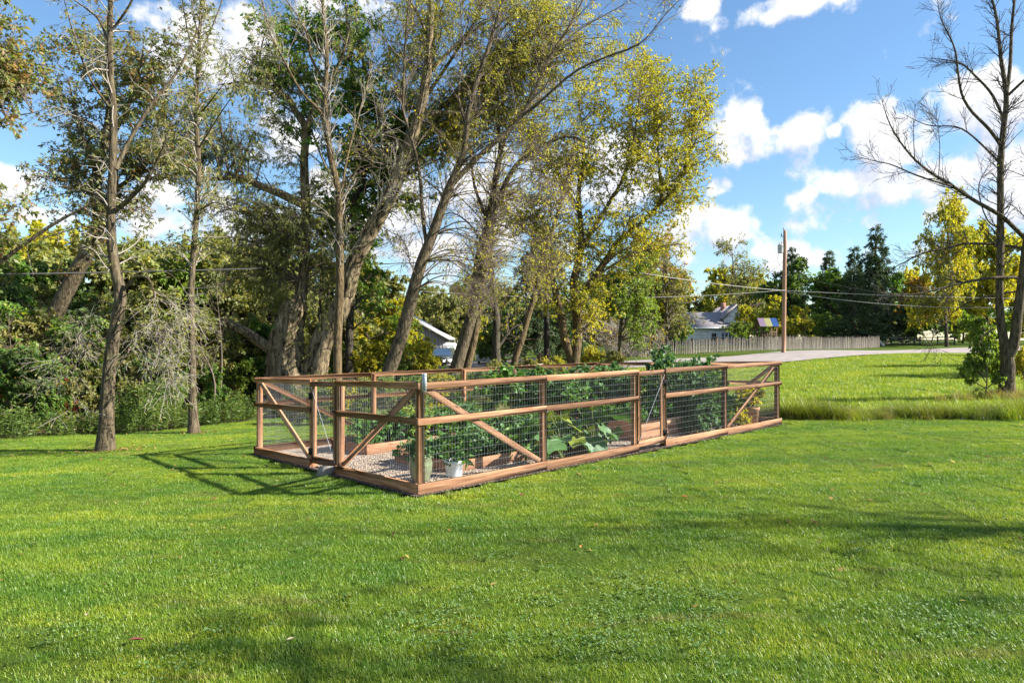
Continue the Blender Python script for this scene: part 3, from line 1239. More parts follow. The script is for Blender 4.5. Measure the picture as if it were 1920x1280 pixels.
plant('tall_tomato_plant', D_TOM, gw(8.3, 1.9, .05), L_VEGDK, M_STEMG, 'tallest tomato plant with its top above the fence rail', 'plant', None, 1., (1.1, 1.1, 1.28))

# squash with big single leaves
def squash_leaf():
    n = 22
    ring = []
    for i in range(n):
        a = 2 * math.pi * i / n
        r = 1 + .16 * math.cos(5 * a) + .05 * math.cos(11 * a)
        x = r * math.cos(a) * .5 + .42
        y = r * math.sin(a) * .5
        if abs(a) > 2.75 and abs(a) < 3.53:
            x += .26
        ring.append((x, y, .10 * (x - .4) ** 2 * -3 + .12 * abs(y) + .03 * math.sin(5 * a)))
    inn = [((x - .35) * .55 + .35, y * .55, z * .35 + .02 * math.sin(i * 2.6)) for i, (x, y, z) in enumerate(ring)]
    v = ring + inn + [(.35, 0, -.01)]
    q = [(i, (i + 1) % n, n + (i + 1) % n, n + i) for i in range(n)]
    t = [(n + i, n + (i + 1) % n, 2 * n) for i in range(n)]
    return Geo().add(np.array(v), q, t, tint=.55).mesh('leaf', True)


ME_SQ = squash_leaf()
M_SQ = leaf_mat('squash_leaf', [(0, (.04, .12, .02)), (.55, (.075, .18, .03)), (1, (.2, .3, .06))], .3, .08)
M_SQY = leaf_mat('yellowing_squash_leaf', [(0, (.2, .25, .02)), (.55, (.28, .34, .03)), (1, (.4, .4, .06))], .35, .06)
for pi, (u, v, nlv, lab) in enumerate([(3.15, .40, 24, 'sprawling squash plant with big lobed leaves pressed to the mesh, nearer the corner post'),
                                       (4.0, .45, 26, 'sprawling squash plant with big lobed leaves and yellowing ones beside the sunlit gate')]):
    base = gw(u, v, .04)
    e = empty('squash_plant', tuple(base), lab, 'plant')
    r2 = random.Random(30 + pi)
    for i in range(nlv):
        a = r2.uniform(0, 6.283)
        rr = r2.uniform(.1, .62)
        off = UR * rr * math.cos(a) * 1.15 + VL * (rr * math.sin(a) * .55 + .12)
        zt = r2.uniform(.30, .95) * (1 - .4 * rr)
        tip = np.array([off[0], off[1], zt])
        g = Geo()
        p, r = spline([(0, 0, 0), (off[0] * .35, off[1] * .35, zt * .6), tuple(tip)], [.014, .008], 6)
        g.tubes(p, r, 5)
        stl = obj('stalk', g.mesh('stalk', True), M_STEMG, e)
        sz = r2.uniform(.30, .52)
        lo = obj('leaf', ME_SQ, M_SQY if (i % 6 == 3) else M_SQ, e)
        yaw = math.atan2(off[1], off[0]) + r2.uniform(-.5, .5)
        lo.matrix_basis = Matrix.Translation(tip) @ Matrix.Rotation(yaw, 4, 'Z') @ Matrix.Rotation(r2.uniform(.1, 1.0), 4, 'Y') @ Matrix.Rotation(r2.uniform(-.4, .4), 4, 'X') @ Matrix.Scale(sz, 4)

# pots
M_GLAZE = plain('green_glaze', (.17, .20, .12), .3, spec=.6, var=.3)
M_BUCKET = plain('white_bucket', (.58, .65, .70), .45)
M_TERRA = plain('terracotta', (.36, .19, .11), .8)


def pot(name, loc, prof, mat, label, leaf, data, plabel, z, sc=1., cat='pot', pname='potted_plant', smat=None):
    e = empty(name, tuple(loc), label, cat)
    obj('vessel', Geo().lathe(prof, 26).mesh('vessel', True), mat, e)
    rr = prof[-1][0]
    obj('potting_soil', Geo().lathe([(0, z - .01), (rr * .5, z), (rr + .005, z - .012)], 20).mesh('potting_soil', True), M_SOIL, e)
    plant(pname, data, np.array(loc) + [0, 0, z], leaf, smat or M_STEMG, plabel, 'plant', None, 1.1, sc)
    return e


pot('glazed_urn', gw(.42, .60, .05), [(0, 0), (.10, 0), (.125, .03), (.165, .17), (.17, .26), (.15, .33), (.168, .35), (.17, .375), (.15, .375), (.145, .30)], M_GLAZE,
    'green glazed ceramic urn behind the corner post of the fence', L_VEGDK, D_LOW, 'leafy plant growing in the green glazed urn', .31, .8)
pot('white_bucket', gw(.98, .55, .05), [(0, 0), (.115, 0), (.118, .01), (.138, .20), (.150, .205), (.152, .235), (.140, .24), (.132, .24), (.130, .19)], M_BUCKET,
    'white plastic bucket pot on the gravel near the corner post', L_VEG, bush_data(.16, .42, 10, 24, 0, 90, .12, .05, .25, 33, L1=.14), 'small leafy seedling growing in the white bucket', .21)
D_TUFT = None


def tuft_data(h, n, seed, w=.006, out=.35, base=.05, seg=5):
    rg = np.random.default_rng(seed)
    a = rg.uniform(0, 6.283, n)
    l = h * rg.uniform(.6, 1.15, n)
    b = np.stack([np.cos(a), np.sin(a)], -1) * (base * np.sqrt(rg.random(n)))[:, None]
    o = rg.uniform(.15, 1, n) * out
    t = np.linspace(0, 1, seg)
    x = b[:, None, :] + (np.stack([np.cos(a), np.sin(a)], -1) * (o * l)[:, None])[:, None, :] * (t ** 1.8)[None, :, None]
    z = l[:, None] * (t - .35 * (o / out)[:, None] * out * 1.6 * t ** 3)[...]
    P = np.concatenate([x, z[..., None]], -1)
    sd = np.stack([-np.sin(a), np.cos(a), np.zeros(n)], -1)[:, None, :] * (w * (1 - .85 * t ** 1.5))[None, :, None]
    V = np.stack([P - sd, P + sd], 2)
    idx = np.arange(n * seg * 2).reshape(n, seg, 2)
    q = np.stack([idx[:, :-1, 0], idx[:, :-1, 1], idx[:, 1:, 1], idx[:, 1:, 0]], -1).reshape(-1, 4)
    return V.reshape(-1, 3), q, np.repeat(rg.random(n), seg * 2)


e = empty('ornamental_grass', tuple(gw(4.75, 3.7, .24)), 'pale tufted ornamental grass in a terracotta pot between the beds', 'plant')
V, q, t = tuft_data(.52, 420, 5, .006, .55)
obj('blade_tuft', Geo().add(V, q, tint=t).mesh('blade_tuft'), L_STRAW, e)
pe = empty('terracotta_pot', tuple(gw(4.75, 3.7, .05)), 'terracotta pot under the ornamental grass', 'pot')
obj('vessel', Geo().lathe([(0, 0), (.12, 0), (.17, .22), (.185, .225), (.185, .26), (.16, .26), (.155, .2), (0, .2)], 22).mesh('vessel', True), M_TERRA, pe)
pot('tall_terracotta_pot', gw(9.55, .38, .05), [(0, 0), (.13, 0), (.17, .33), (.185, .34), (.185, .40), (.165, .40), (.16, .34)], M_TERRA,
    'terracotta pot in the corner of the garden holding yellow flowers', L_FLOWER, bush_data(.55, .8, 18, 60, 0, 900, .075, .05, .1, 35, L1=.22), 'yellow flowering bush spilling from its terracotta pot', .37, .95, pname='flowering_bush')
for i, (u, v, s) in enumerate([(9.05, .35, .75), (9.5, .9, .9), (8.9, .9, .8)]):
    plant('marigold', bush_data(.55, .8, 18, 60, 0, 900, .08, .05, .1, 36, L1=.22) if i == 0 else D_HERB, gw(u, v, .04), L_FLOWER if i == 0 else L_LIME, M_STEMG,
          ['yellow marigold clump at the foot of the end brace', 'light green bush beside the corner flower pot', 'light green bush between marigolds and tomato plants'][i], 'plant', None, i * 2., s)
BLOB = 1.16
Tree.slim = .80
# ------------------------------------------------------------------ trees in the photograph
def ridged(seed, amp=.17):
    def f(N, M, n):
        rg = np.random.default_rng(seed)
        a = np.arange(n) * 2 * math.pi / n
        z = np.linspace(0, 1, M)[:, None]
        r = np.ones((M, n))
        for k, s in ((2, .7), (5, .6), (9, .7), (14, .8)):
            ph = rg.uniform(0, 6.28)
            r += amp * s * .6 * np.sin(k * a[None] + ph + 2.2 * np.sin(z * rg.uniform(3, 9) + ph))
        r += rg.normal(0, amp * .22, (M, n))
        for _ in range(7):       # burrs
            cz, ca = rg.random(), rg.uniform(0, 6.28)
            da = np.angle(np.exp(1j * (a - ca)))[None]
            r += amp * 2.0 * rg.uniform(.4, 1) * np.exp(-((z - cz) / .05) ** 2 - (da / .45) ** 2)
        return r[None]
    return f


def base_at(px, d):
    g = gp(px, d)
    return g


# --- young tree on the lawn, crooked trunk and dead drooping twigs
d = 14.0
t = Tree(101)
gb = base_at(197, d)
t.limb([gb - [0, 0, .1]] + A([(199, 800), (202, 740), (205, 690), (214, 630), (226, 555), (214, 495), (208, 420), (211, 320), (213, 220), (207, 140), (206, 60), (208, -40), (204, -160), (207, -280)], d),
       [.27, .185, .17, .155, .155, .145, .125, .11, .10, .09, .08, .07, .055, .04, .02], 40)
t.limb(A([(222, 392), (250, 365), (275, 338), (300, 290), (322, 230)], d, -.8), [.07, .055, .045, .03, .012])
t.limb(A([(217, 318), (236, 276), (279, 203), (328, 141), (360, 80), (390, 10)], d, .9), [.065, .05, .045, .035, .025, .01])
t.limb(A([(204, 80), (184, 36), (150, 8), (110, -20)], d, .5), [.035, .028, .02, .008])
t.limb(A([(212, 55), (240, 15), (262, -30), (290, -90)], d, -.5), [.035, .028, .02, .008])
t.limb(A([(212, 210), (170, 150), (140, 70), (120, 0)], d, -1.0), [.035, .03, .02, .008])
t.limb(A([(212, 300), (180, 240), (130, 215), (80, 230)], d, 1.0), [.03, .022, .015, .006])
t.limb(A([(210, 400), (170, 360), (110, 365), (50, 378)], d, .5), [.03, .02, .013, .006])
t.limb(A([(206, 440), (160, 425), (95, 442), (40, 455)], d, -.6), [.03, .02, .013, .006])
t.limb(A([(228, 548), (256, 519), (280, 524), (290, 560), (296, 620), (300, 690)], d, -.5), [.045, .034, .026, .018, .012, .005])
rr = np.random.default_rng(5)
for i in range(20):
    y0 = rr.uniform(520, 690)
    x0 = 222 if y0 < 600 else 208
    sgn = 1 if rr.random() < .72 else -1
    L = rr.uniform(50, 145)
    t.limb(A([(x0, y0), (x0 + sgn * L * .45, y0 - rr.uniform(5, 35)), (x0 + sgn * L * .8, y0 + rr.uniform(-5, 25)), (x0 + sgn * L, y0 + rr.uniform(30, 110))], d, rr.uniform(-1.2, 1.2)), [.016, .012, .008, .004], 9)
t.finish('lawn_tree', 'crooked lawn tree with tangle of dead drooping twigs on its trunk', gb, M_BARK, M_TWIG, n1=330, L1=.85, n2=1305, L2=.38, nl=2500, leaf=L_OLIVE, LL=.085, LW=.04,
         grav1=-.05, grav2=-.06, rmin=.0032, curl=.22, sides=12)

# --- slender straight tree on the lawn
d = 17.2
t = Tree(102)
gb = base_at(364, d)
t.limb([gb - [0, 0, .1]] + A([(361, 760), (360, 640), (358, 560), (363, 470), (370, 380), (372, 300), (368, 220), (371, 130), (375, 50), (378, -40), (380, -160)], d),
       [.22, .125, .11, .10, .092, .085, .08, .075, .065, .05, .035, .012], 30)
for p in ([(370, 130), (352, 60), (340, -10), (330, -80)], [(371, 110), (398, 50), (420, -10), (440, -90)], [(372, 70), (360, 10), (356, -70)], [(369, 220), (395, 190), (425, 150)],
          [(372, 280), (412, 215), (450, 160)], [(368, 330), (330, 300), (300, 260)], [(366, 400), (400, 380), (430, 390)], [(362, 480), (330, 455), (305, 470)]):
    t.limb(A(p, d, rng.uniform(-1.2, 1.2)), [.03, .02, .007], 9)
t.finish('slender_lawn_tree', 'slender straight tree on the lawn beside the undergrowth', gb, M_BARK, M_TWIG, n1=220, L1=.9, n2=899, L2=.4, nl=5200, leaf=L_OLIVE, LL=.11, LW=.04, droop=.5, grav2=-.04, rmin=.0035)

# --- tree out of frame on the left reaching in with leafy boughs
d = 12.5
t = Tree(103)
gb = base_at(-190, d)
t.limb([gb - [0, 0, .1]] + A([(-185, 700), (-180, 500), (-175, 300), (-170, 100), (-170, -100)], d), [.2, .17, .15, .12, .08, .03], 20)
t.limb(A([(-178, 640), (-60, 540), (0, 492), (85, 430), (140, 398), (190, 372)], d), [.07, .06, .05, .04, .028, .008])
t.limb(A([(-178, 480), (-80, 330), (0, 228), (50, 215), (85, 205)], d, .4), [.05, .035, .022, .015, .006])
t.fill([blob(-15, 60, d, 50, 75), blob(5, 180, d, 70, 62), blob(-20, 340, d, 62, 85), blob(0, 440, d, 40, 50)], 46, src=[0, 2])
t.finish('overhanging_tree', 'leafy green and russet tree overhanging the lawn beside the crooked one', gb, M_BARK, M_TWIGBR, n1=330, L1=.7, n2=1160, L2=.35, nl=8500, leaf=L_REDGREEN, LL=.105, LW=.05, droop=.35, main_twigs=False)

# --- leaning willow at the wood's edge with russet green crown
d = 23.0
t = Tree(104)
gb = base_at(45, d)
t.limb([gb - [0, 0, .2]] + A([(72, 665), (110, 575), (160, 480), (186, 420), (180, 372), (182, 330), (196, 270), (205, 200), (200, 120), (205, 30)], d), [.42, .36, .33, .30, .27, .24, .22, .17, .12, .07, .03], 30)
t.limb(A([(184, 400), (215, 360), (262, 320), (300, 280), (330, 230)], d, 1.), [.14, .11, .08, .05, .02])
t.limb(A([(184, 330), (160, 270), (140, 210), (130, 150)], d, -1.), [.12, .09, .06, .02])
t.limb(A([(190, 290), (225, 230), (250, 170), (270, 90)], d, -1.2), [.12, .09, .06, .02])
t.fill([blob(150, 150, d, 70, 75, 1.6), blob(250, 130, d, 85, 85, 1.8), blob(150, 300, d, 75, 80, 1.6), blob(270, 270, d, 80, 100, 1.8), blob(190, 380, d, 90, 40, 1.5), blob(330, 200, d, 50, 110, 1.6)], 110)
t.finish('leaning_willow', 'leaning tree with russet and green crown rising from the thicket', gb, M_BARK, M_TWIGBR, n1=800, L1=.9, n2=3190, L2=.45, nl=34000, leaf=L_REDGREEN, LL=.115, LW=.05, droop=.35, ridge=None, rmin=.004)

# --- great hollow willow
d = 25.0
t = Tree(105)
gb = base_at(543, d)
t.limb([gb - [0, 0, .3]] + A([(542, 730), (538, 690), (537, 655), (541, 620), (549, 590), (556, 566)], d), [1.35, 1.05, .80, .72, .66, .60, .54], 60)
g_h = len(t.main)
t.limb(A([(580, 735), (590, 690), (605, 640), (640, 575), (662, 500), (692, 440), (730, 370), (762, 290), (786, 215), (800, 140), (806, 60), (810, -40), (812, -140)], d, -.6), [.56, .50, .44, .40, .36, .33, .30, .27, .23, .19, .15, .11, .04], 48)
t.limb(A([(556, 580), (566, 540), (573, 470), (574, 400), (570, 305), (573, 243), (554, 210), (541, 184), (511, 164), (459, 154), (410, 160)], d, .8), [.30, .24, .2, .19, .17, .15, .14, .12, .09, .06, .02], 36)
t.limb(A([(573, 385), (540, 370), (480, 345), (450, 332), (395, 336), (340, 325), (290, 340)], d, -.6), [.19, .17, .14, .12, .09, .06, .02], 24)
t.limb(A([(545, 665), (505, 652), (470, 628), (430, 608), (396, 604)], d, -.5), [.32, .24, .20, .18, .14], 24)
t.limb(A([(786, 215), (830, 212), (880, 215), (920, 205), (960, 170)], d, .6), [.14, .12, .09, .06, .02])
t.limb(A([(760, 290), (720, 230), (690, 150), (670, 60), (665, -30)], d, 1.5), [.14, .11, .08, .05, .02])
t.limb(A([(573, 243), (600, 180), (640, 110), (660, 30)], d, -1.5), [.12, .09, .06, .02])
t.limb(A([(800, 140), (850, 90), (900, 50), (960, 10)], d, 1.), [.1, .08, .05, .02])
t.limb(A([(805, 80), (780, 20), (740, -40)], d, -1.), [.08, .05, .02])
low = [blob(470, 500, d, 85, 95, 1.8), blob(560, 460, d, 70, 100, 1.8), blob(500, 400, d, 85, 70, 1.8), blob(620, 430, d, 45, 110, 1.5), blob(420, 440, d, 45, 70, 1.2), blob(570, 560, d, 55, 60, 1.6)]
hi = [blob(420, 210, d, 85, 110, 1.8), blob(480, 290, d, 80, 70, 1.8), blob(500, 110, d, 90, 80, 2), blob(360, 280, d, 60, 90, 1.6), blob(430, 330, d, 90, 60, 1.6)]
t.fill(low, 120, src=[2, 3], k0=3)
t.fill(hi, 95, src=[2, 3], k0=5)
t.finish('hollow_willow', 'huge old willow with hollow broken trunk and furrowed bark', gb, M_WILLOWBARK, M_TWIGBR, n1=1100, L1=1.1, n2=5220, L2=.6, nl=56000, leaf=L_WILLOW, LL=.13, LW=.026, droop=.9,
         spread=.7, grav1=-.05, grav2=-.14, sides=40, ridge=ridged(3), rmin=.004, leafup=.1)
hw = [o for o in COL.objects if o.name.startswith('hollow_willow')][0]
g = Geo()
rj = np.random.default_rng(77)
for k_ in range(26):
    a_ = rj.uniform(0, 6.283)
    r_ = rj.uniform(.22, .42)
    b_ = at(555, 572, d) + [r_ * math.cos(a_), r_ * math.sin(a_), -.25] - gb
    h_ = rj.uniform(.2, .62)
    g.tubes([b_, b_ + [.02 * math.cos(a_), .02, h_ * .6], b_ + [rj.normal(0, .04), rj.normal(0, .04), h_]], [.085, .055, .008], 6)
obj('broken_rim', g.mesh('broken_rim'), M_WILLOWBARK, hw)
# golden crown of the leaning stem
t2 = Tree(106)
gb2 = base_at(600, d + .8)
t2.limb([gb2 - [0, 0, .1]] + A([(604, 690), (612, 640), (628, 560), (668, 470), (720, 380), (775, 260), (806, 150), (815, 60), (820, -60)], d + 1.4), [.10, .10, .095, .09, .085, .08, .07, .06, .05, .03], 26)
t2.limb(A([(775, 260), (850, 180), (930, 110), (1010, 60)], d + 1.4, 1.), [.1, .07, .05, .02])
t2.limb(A([(800, 180), (860, 90), (900, 20), (930, -60)], d + 1.4, .5), [.09, .07, .05, .02])
t2.fill([blob(860, 60, d + 1.4, 90, 90, 2.2), blob(960, 70, d + 1.4, 90, 90, 2.2), blob(1030, 140, d + 1.4, 70, 80, 2), blob(900, 170, d + 1.4, 80, 60, 2), blob(780, 60, d + 1.4, 60, 90, 2),
         blob(740, 120, d + 1.4, 60, 100, 2), blob(980, 220, d + 1.4, 80, 50, 2), blob(1060, 40, d + 1.4, 70, 60, 2), blob(1110, 110, d + 1.4, 60, 60, 2), blob(870, 250, d + 1.4, 60, 40, 2), blob(830, -30, d + 1.4, 120, 60, 2.2), blob(1000, -20, d + 1.4, 110, 60, 2.2)], 230)
t2.finish('golden_willow', 'willow with yellowing drooping foliage high above the hollow one', gb2, M_BARKWARM, M_TWIGBR, n1=1200, L1=1.2, n2=6500, L2=.65, nl=66000, leaf=L_WILLOWY, LL=.125, LW=.034, droop=.9,
          spread=.7, grav1=-.05, grav2=-.15, rmin=.004, leafup=.1)

# --- dense broad-leaved tree behind the willow
d = 26.4
t = Tree(107)
gb = base_at(655, d)
t.limb([gb - [0, 0, .2]] + A([(655, 640), (660, 500), (665, 380), (668, 250), (662, 150), (650, 40), (645, -60)], d), [.22, .2, .18, .16, .13, .1, .06, .02], 24)
t.limb(A([(665, 400), (620, 330), (590, 260), (560, 180)], d, -1.), [.1, .07, .05, .02])
t.limb(A([(668, 330), (720, 270), (750, 210), (780, 170)], d, 1.), [.1, .07, .05, .02])
t.fill([blob(640, 300, d, 85, 110, 2.4), blob(700, 240, d, 90, 80, 2.4), blob(600, 350, d, 55, 80, 2), blob(650, 440, d, 80, 90, 2.2), blob(640, 180, d, 110, 70, 2.4), blob(520, 90, d, 80, 50, 2), blob(620, 70, d, 110, 70, 2.4),
        blob(760, 320, d, 60, 90, 2), blob(790, 260, d, 50, 50, 2), blob(700, 520, d, 60, 70, 2)], 170)
t.finish('dense_broadleaf_tree', 'dense dark green broad-leaved tree behind the hollow willow', gb, M_BARKDARK, M_TWIGDK, n1=1100, L1=.9, n2=3770, L2=.45, nl=44000, leaf=L_DEEP, LL=.14, LW=.08, droop=.35, rmin=.005)

# --- slim trunk in front of the willow's fork
d = 21.0
t = Tree(108)
gb = base_at(632, d)
t.limb([gb - [0, 0, .1]] + A([(633, 720), (633, 640), (637, 560), (637, 480), (636, 420), (633, 354), (620, 295), (610, 217), (611, 157), (613, 98), (606, 20), (602, -60), (600, -160)], d), [.20, .18, .17, .165, .16, .155, .14, .125, .11, .095, .08, .06, .04, .015], 36)
t.limb(A([(612, 230), (600, 208), (564, 171), (528, 105), (505, 59), (491, 0), (480, -60)], d, -.8), [.07, .065, .05, .04, .032, .022, .008])
t.limb(A([(611, 160), (583, 108), (580, 79), (564, 39), (541, 7), (520, -40)], d, .8), [.06, .05, .042, .032, .022, .008])
t.limb(A([(636, 400), (650, 300), (672, 220), (690, 150), (705, 60)], d, 1.), [.05, .04, .03, .02, .008])
t.limb(A([(634, 370), (660, 330), (690, 280), (720, 200)], d, -1.), [.04, .03, .02, .008])
t.limb(A([(636, 470), (690, 420), (730, 350), (745, 290)], d, -.6), [.03, .022, .015, .006])
t.finish('slim_bare_tree', 'slim nearly bare tree with forked top standing before the willow fork', gb, M_BARKWARM, M_TWIG, n1=260, L1=1.1, n2=1015, L2=.5, nl=900, leaf=L_OLIVE, LL=.1, LW=.05, rmin=.004, ang=(.35, .8), grav1=.03, grav2=.0, sides=12)
# two thin companions
for px0, top, dd_ in ((594, (606, 420), 27.), (607, (622, 470), 28.5)):
    t = Tree(int(px0))
    gb = base_at(px0 - 5, dd_)
    t.limb([gb - [0, 0, .1]] + A([(px0 - 4, 690), (px0, 640), (px0 + 6, 580), top], dd_), [.16, .14, .12, .1, .03], 16)
    t.finish('thin_trunk_tree', 'thin grey trunk tree close behind the leaning willow stem', gb, M_BARK, M_TWIG, n1=40, L1=.9, n2=130, L2=.4, nl=600, leaf=L_OLIVE, LL=.12, LW=.05, rmin=.005, group='thin trunks behind the willow')

# --- leaning grey tree with bare spreading branches
d = 23.5
t = Tree(109)
gb = base_at(718, d)
t.limb([gb - [0, 0, .1]] + A([(722, 720), (737, 675), (756, 620), (775, 545), (791, 490), (811, 440), (832, 380), (852, 330), (871, 281), (878, 211), (896, 148), (920, 77), (942, 0), (955, -80)], d), [.37, .33, .31, .29, .27, .25, .225, .205, .18, .135, .12, .105, .085, .06, .02], 44)
t.limb(A([(848, 345), (896, 295), (956, 243), (977, 218), (1005, 165), (1033, 102), (1061, 60), (1093, 0), (1120, -60)], d, .8), [.13, .115, .10, .09, .075, .06, .05, .035, .01], 24)
t.limb(A([(972, 222), (1005, 197), (1079, 134), (1142, 105), (1202, 81), (1247, 28), (1285, -10)], d, -1.), [.07, .06, .05, .04, .03, .02, .008], 20)
t.limb(A([(800, 462), (792, 400), (787, 328), (774, 269), (757, 213), (756, 174), (761, 66), (767, 0), (770, -60)], d, -.6), [.085, .08, .075, .068, .06, .055, .045, .03, .01], 24)
t.limb(A([(1030, 110), (1080, 60), (1150, 20), (1220, -20)], d, .4), [.035, .03, .02, .008])
t.limb(A([(878, 250), (860, 180), (868, 90), (862, 0)], d, 1.), [.05, .04, .03, .01])
rr = np.random.default_rng(8)
for i in range(20):
    x0, y0 = [(775, 545), (791, 490), (811, 440), (838, 370), (860, 310)][i % 5]
    L = rr.uniform(70, 170)
    up = rr.uniform(-.2, .75)
    sg = 1 if rr.random() < .75 else -1
    t.limb(A([(x0, y0), (x0 + sg * L * .4, y0 - L * up * .5 - 10), (x0 + sg * L * .75, y0 - L * up * .8), (x0 + sg * L, y0 - L * up * .8 + rr.uniform(-10, 30))], d, rr.uniform(-2.2, 2.2)), [.03, .024, .016, .006], 10)
t.finish('leaning_bare_tree', 'leaning grey trunk with wide bare branching rising past the willow', gb, M_BARK, M_TWIGBR, n1=420, L1=1.9, n2=3000, L2=.75, nl=2600, leaf=L_YELLOW, LL=.11, LW=.045, rmin=.0045, ang=(.35, .9), grav1=.02, grav2=-.02, sides=14)

# --- twin trunks
d = 26.5
t = Tree(110)
gb = base_at(852, d)
t.limb([gb - [0, 0, .1]] + A([(852, 705), (870, 640), (888, 575), (893, 525), (903, 462), (915, 425), (922, 380), (931, 316), (938, 274), (930, 200), (940, 120)], d), [.38, .33, .30, .27, .25, .22, .19, .16, .12, .09, .06, .02], 34)
t.limb(A([(885, 590), (900, 540), (910, 490), (914, 440), (925, 400), (963, 316), (1005, 281), (1047, 260), (1079, 257), (1110, 275)], d, -.8), [.2, .19, .18, .17, .15, .11, .085, .065, .045, .015], 26)
t.limb(A([(916, 420), (890, 350), (880, 280), (850, 220)], d, 1.), [.09, .07, .05, .02])
t.limb(A([(905, 455), (880, 420), (850, 400), (820, 405)], d, 1.), [.05, .04, .03, .01])
t.limb(A([(935, 300), (960, 230), (1000, 180), (1020, 120)], d, .8), [.08, .06, .04, .01])
rr = np.random.default_rng(18)
for i in range(16):
    x0, y0 = [(893, 525), (903, 462), (915, 425), (924, 369)][i % 4]
    L = rr.uniform(60, 150)
    up = rr.uniform(-.3, .7)
    sg = 1 if rr.random() < .55 else -1
    t.limb(A([(x0, y0), (x0 + sg * L * .4, y0 - L * up * .5 - 12), (x0 + sg * L * .75, y0 - L * up * .8), (x0 + sg * L, y0 - L * up * .7 + 20)], d, rr.uniform(-2, 2)), [.028, .022, .015, .006], 10)
t.finish('forked_bare_tree', 'grey bare tree forking low, standing before the sandy drive', gb, M_BARK, M_TWIGBR, n1=380, L1=1.8, n2=2600, L2=.75, nl=3600, leaf=L_YELLOW, LL=.12, LW=.05, rmin=.0045, ang=(.35, .95), sides=12)
t = Tree(111)
gb = base_at(870, d + .6)
t.limb([gb - [0, 0, .1]] + A([(873, 700), (888, 640), (895, 600), (901, 550), (911, 495), (918, 440), (926, 390), (950, 330)], d + .6), [.25, .22, .2, .19, .18, .16, .12, .09, .03], 24)
t.finish('narrow_leaning_tree', 'narrow pale-barked trunk leaning close against the forked bare tree', gb, M_BARKWARM, M_TWIG, n1=80, L1=1., n2=348, L2=.5, nl=700, leaf=L_YELLOW, LL=.12, LW=.05, rmin=.005)

d = 30.
t = Tree(112)
gb = base_at(938, d)
t.limb([gb - [0, 0, .1]] + A([(933, 690), (930, 650), (931, 600), (923, 537), (920, 500), (918, 462), (925, 390), (940, 300)], d), [.28, .25, .24, .22, .2, .18, .15, .1, .03], 24)
t.limb(A([(930, 655), (945, 635), (960, 615)], d, .2), [.13, .1, .05])
t.finish('dark_rough_trunk_tree', 'rough dark trunk with a stub fork beside the white trailer', gb, M_BARKDARK, M_TWIGBR, n1=130, L1=1.2, n2=609, L2=.55, nl=700, leaf=L_YELLOW, LL=.13, LW=.06, rmin=.005)
t = Tree(113)
gb = base_at(958, d + 1)
t.limb([gb - [0, 0, .1]] + A([(965, 677), (977, 640), (992, 587), (1005, 545), (1018, 490), (1040, 420), (1062, 340), (1080, 250)], d + 1), [.24, .21, .2, .18, .16, .14, .11, .08, .03], 24)
t.finish('slanting_trunk_tree', 'slanting brown trunk between the rough dark trunk and the black pole', gb, M_BARKWARM, M_TWIGBR, n1=150, L1=1.2, n2=667, L2=.55, nl=1600, leaf=L_YELLOW, LL=.13, LW=.06, rmin=.005)

# --- big yellow-green maple clump
d = 33.
t = Tree(114)
gb = base_at(1074, d)
t.limb([gb - [0, 0, .2]] + A([(1072, 672), (1060, 640), (1053, 600), (1040, 540), (1020, 475), (1005, 450), (975, 422), (940, 395)], d, -.8), [.34, .3, .28, .25, .2, .17, .13, .09, .03], 26)
t.limb([gb - [0, 0, .2]] + A([(1078, 670), (1083, 625), (1080, 570), (1076, 525), (1086, 490), (1090, 440), (1085, 360), (1095, 280), (1085, 190)], d), [.38, .33, .31, .29, .27, .23, .19, .14, .09, .03], 28)
t.limb(A([(1079, 580), (1105, 535), (1125, 505), (1140, 482), (1162, 450), (1200, 420), (1240, 380), (1270, 350), (1290, 300), (1302, 240), (1315, 190)], d, 1.), [.24, .23, .22, .2, .18, .15, .12, .1, .08, .05, .02], 30)
t.limb(A([(1088, 470), (1130, 400), (1170, 330), (1190, 250), (1200, 170)], d, -1.4), [.15, .12, .09, .06, .02])
t.limb(A([(1088, 400), (1050, 330), (1020, 270), (1000, 230)], d, 1.2), [.12, .09, .06, .02])
t.limb(A([(1240, 382), (1235, 300), (1230, 220), (1240, 150)], d, 1.6), [.09, .07, .05, .02])
t.fill([blob(1130, 220, d, 95, 75, 2.6), blob(1240, 230, d, 80, 80, 2.4), blob(1180, 320, d, 110, 70, 2.6), blob(1080, 300, d, 80, 70, 2.4), blob(1270, 320, d, 60, 70, 2.), blob(1300, 250, d, 40, 90, 1.6),
        blob(1110, 420, d, 110, 50, 2.6), blob(1040, 470, d, 50, 90, 1.8), blob(1200, 140, d, 80, 50, 2.2), blob(1290, 150, d, 40, 60, 1.6), blob(1160, 480, d, 80, 50, 2.2), blob(1070, 540, d, 70, 50, 2.), blob(1120, 590, d, 60, 40, 1.8), blob(1000, 380, d, 60, 60, 2.), blob(1010, 260, d, 60, 60, 2.), blob(1230, 420, d, 60, 50, 2)], 310)
t.finish('yellow_maple', 'big spreading tree with yellow and green autumn leaves near the road', gb, M_BARKWARM, M_TWIGBR, n1=1900, L1=1.2, n2=7600, L2=.6, nl=64000, leaf=L_YELLOW, LL=.12, LW=.066, droop=.3, rmin=.005, tints=.6)

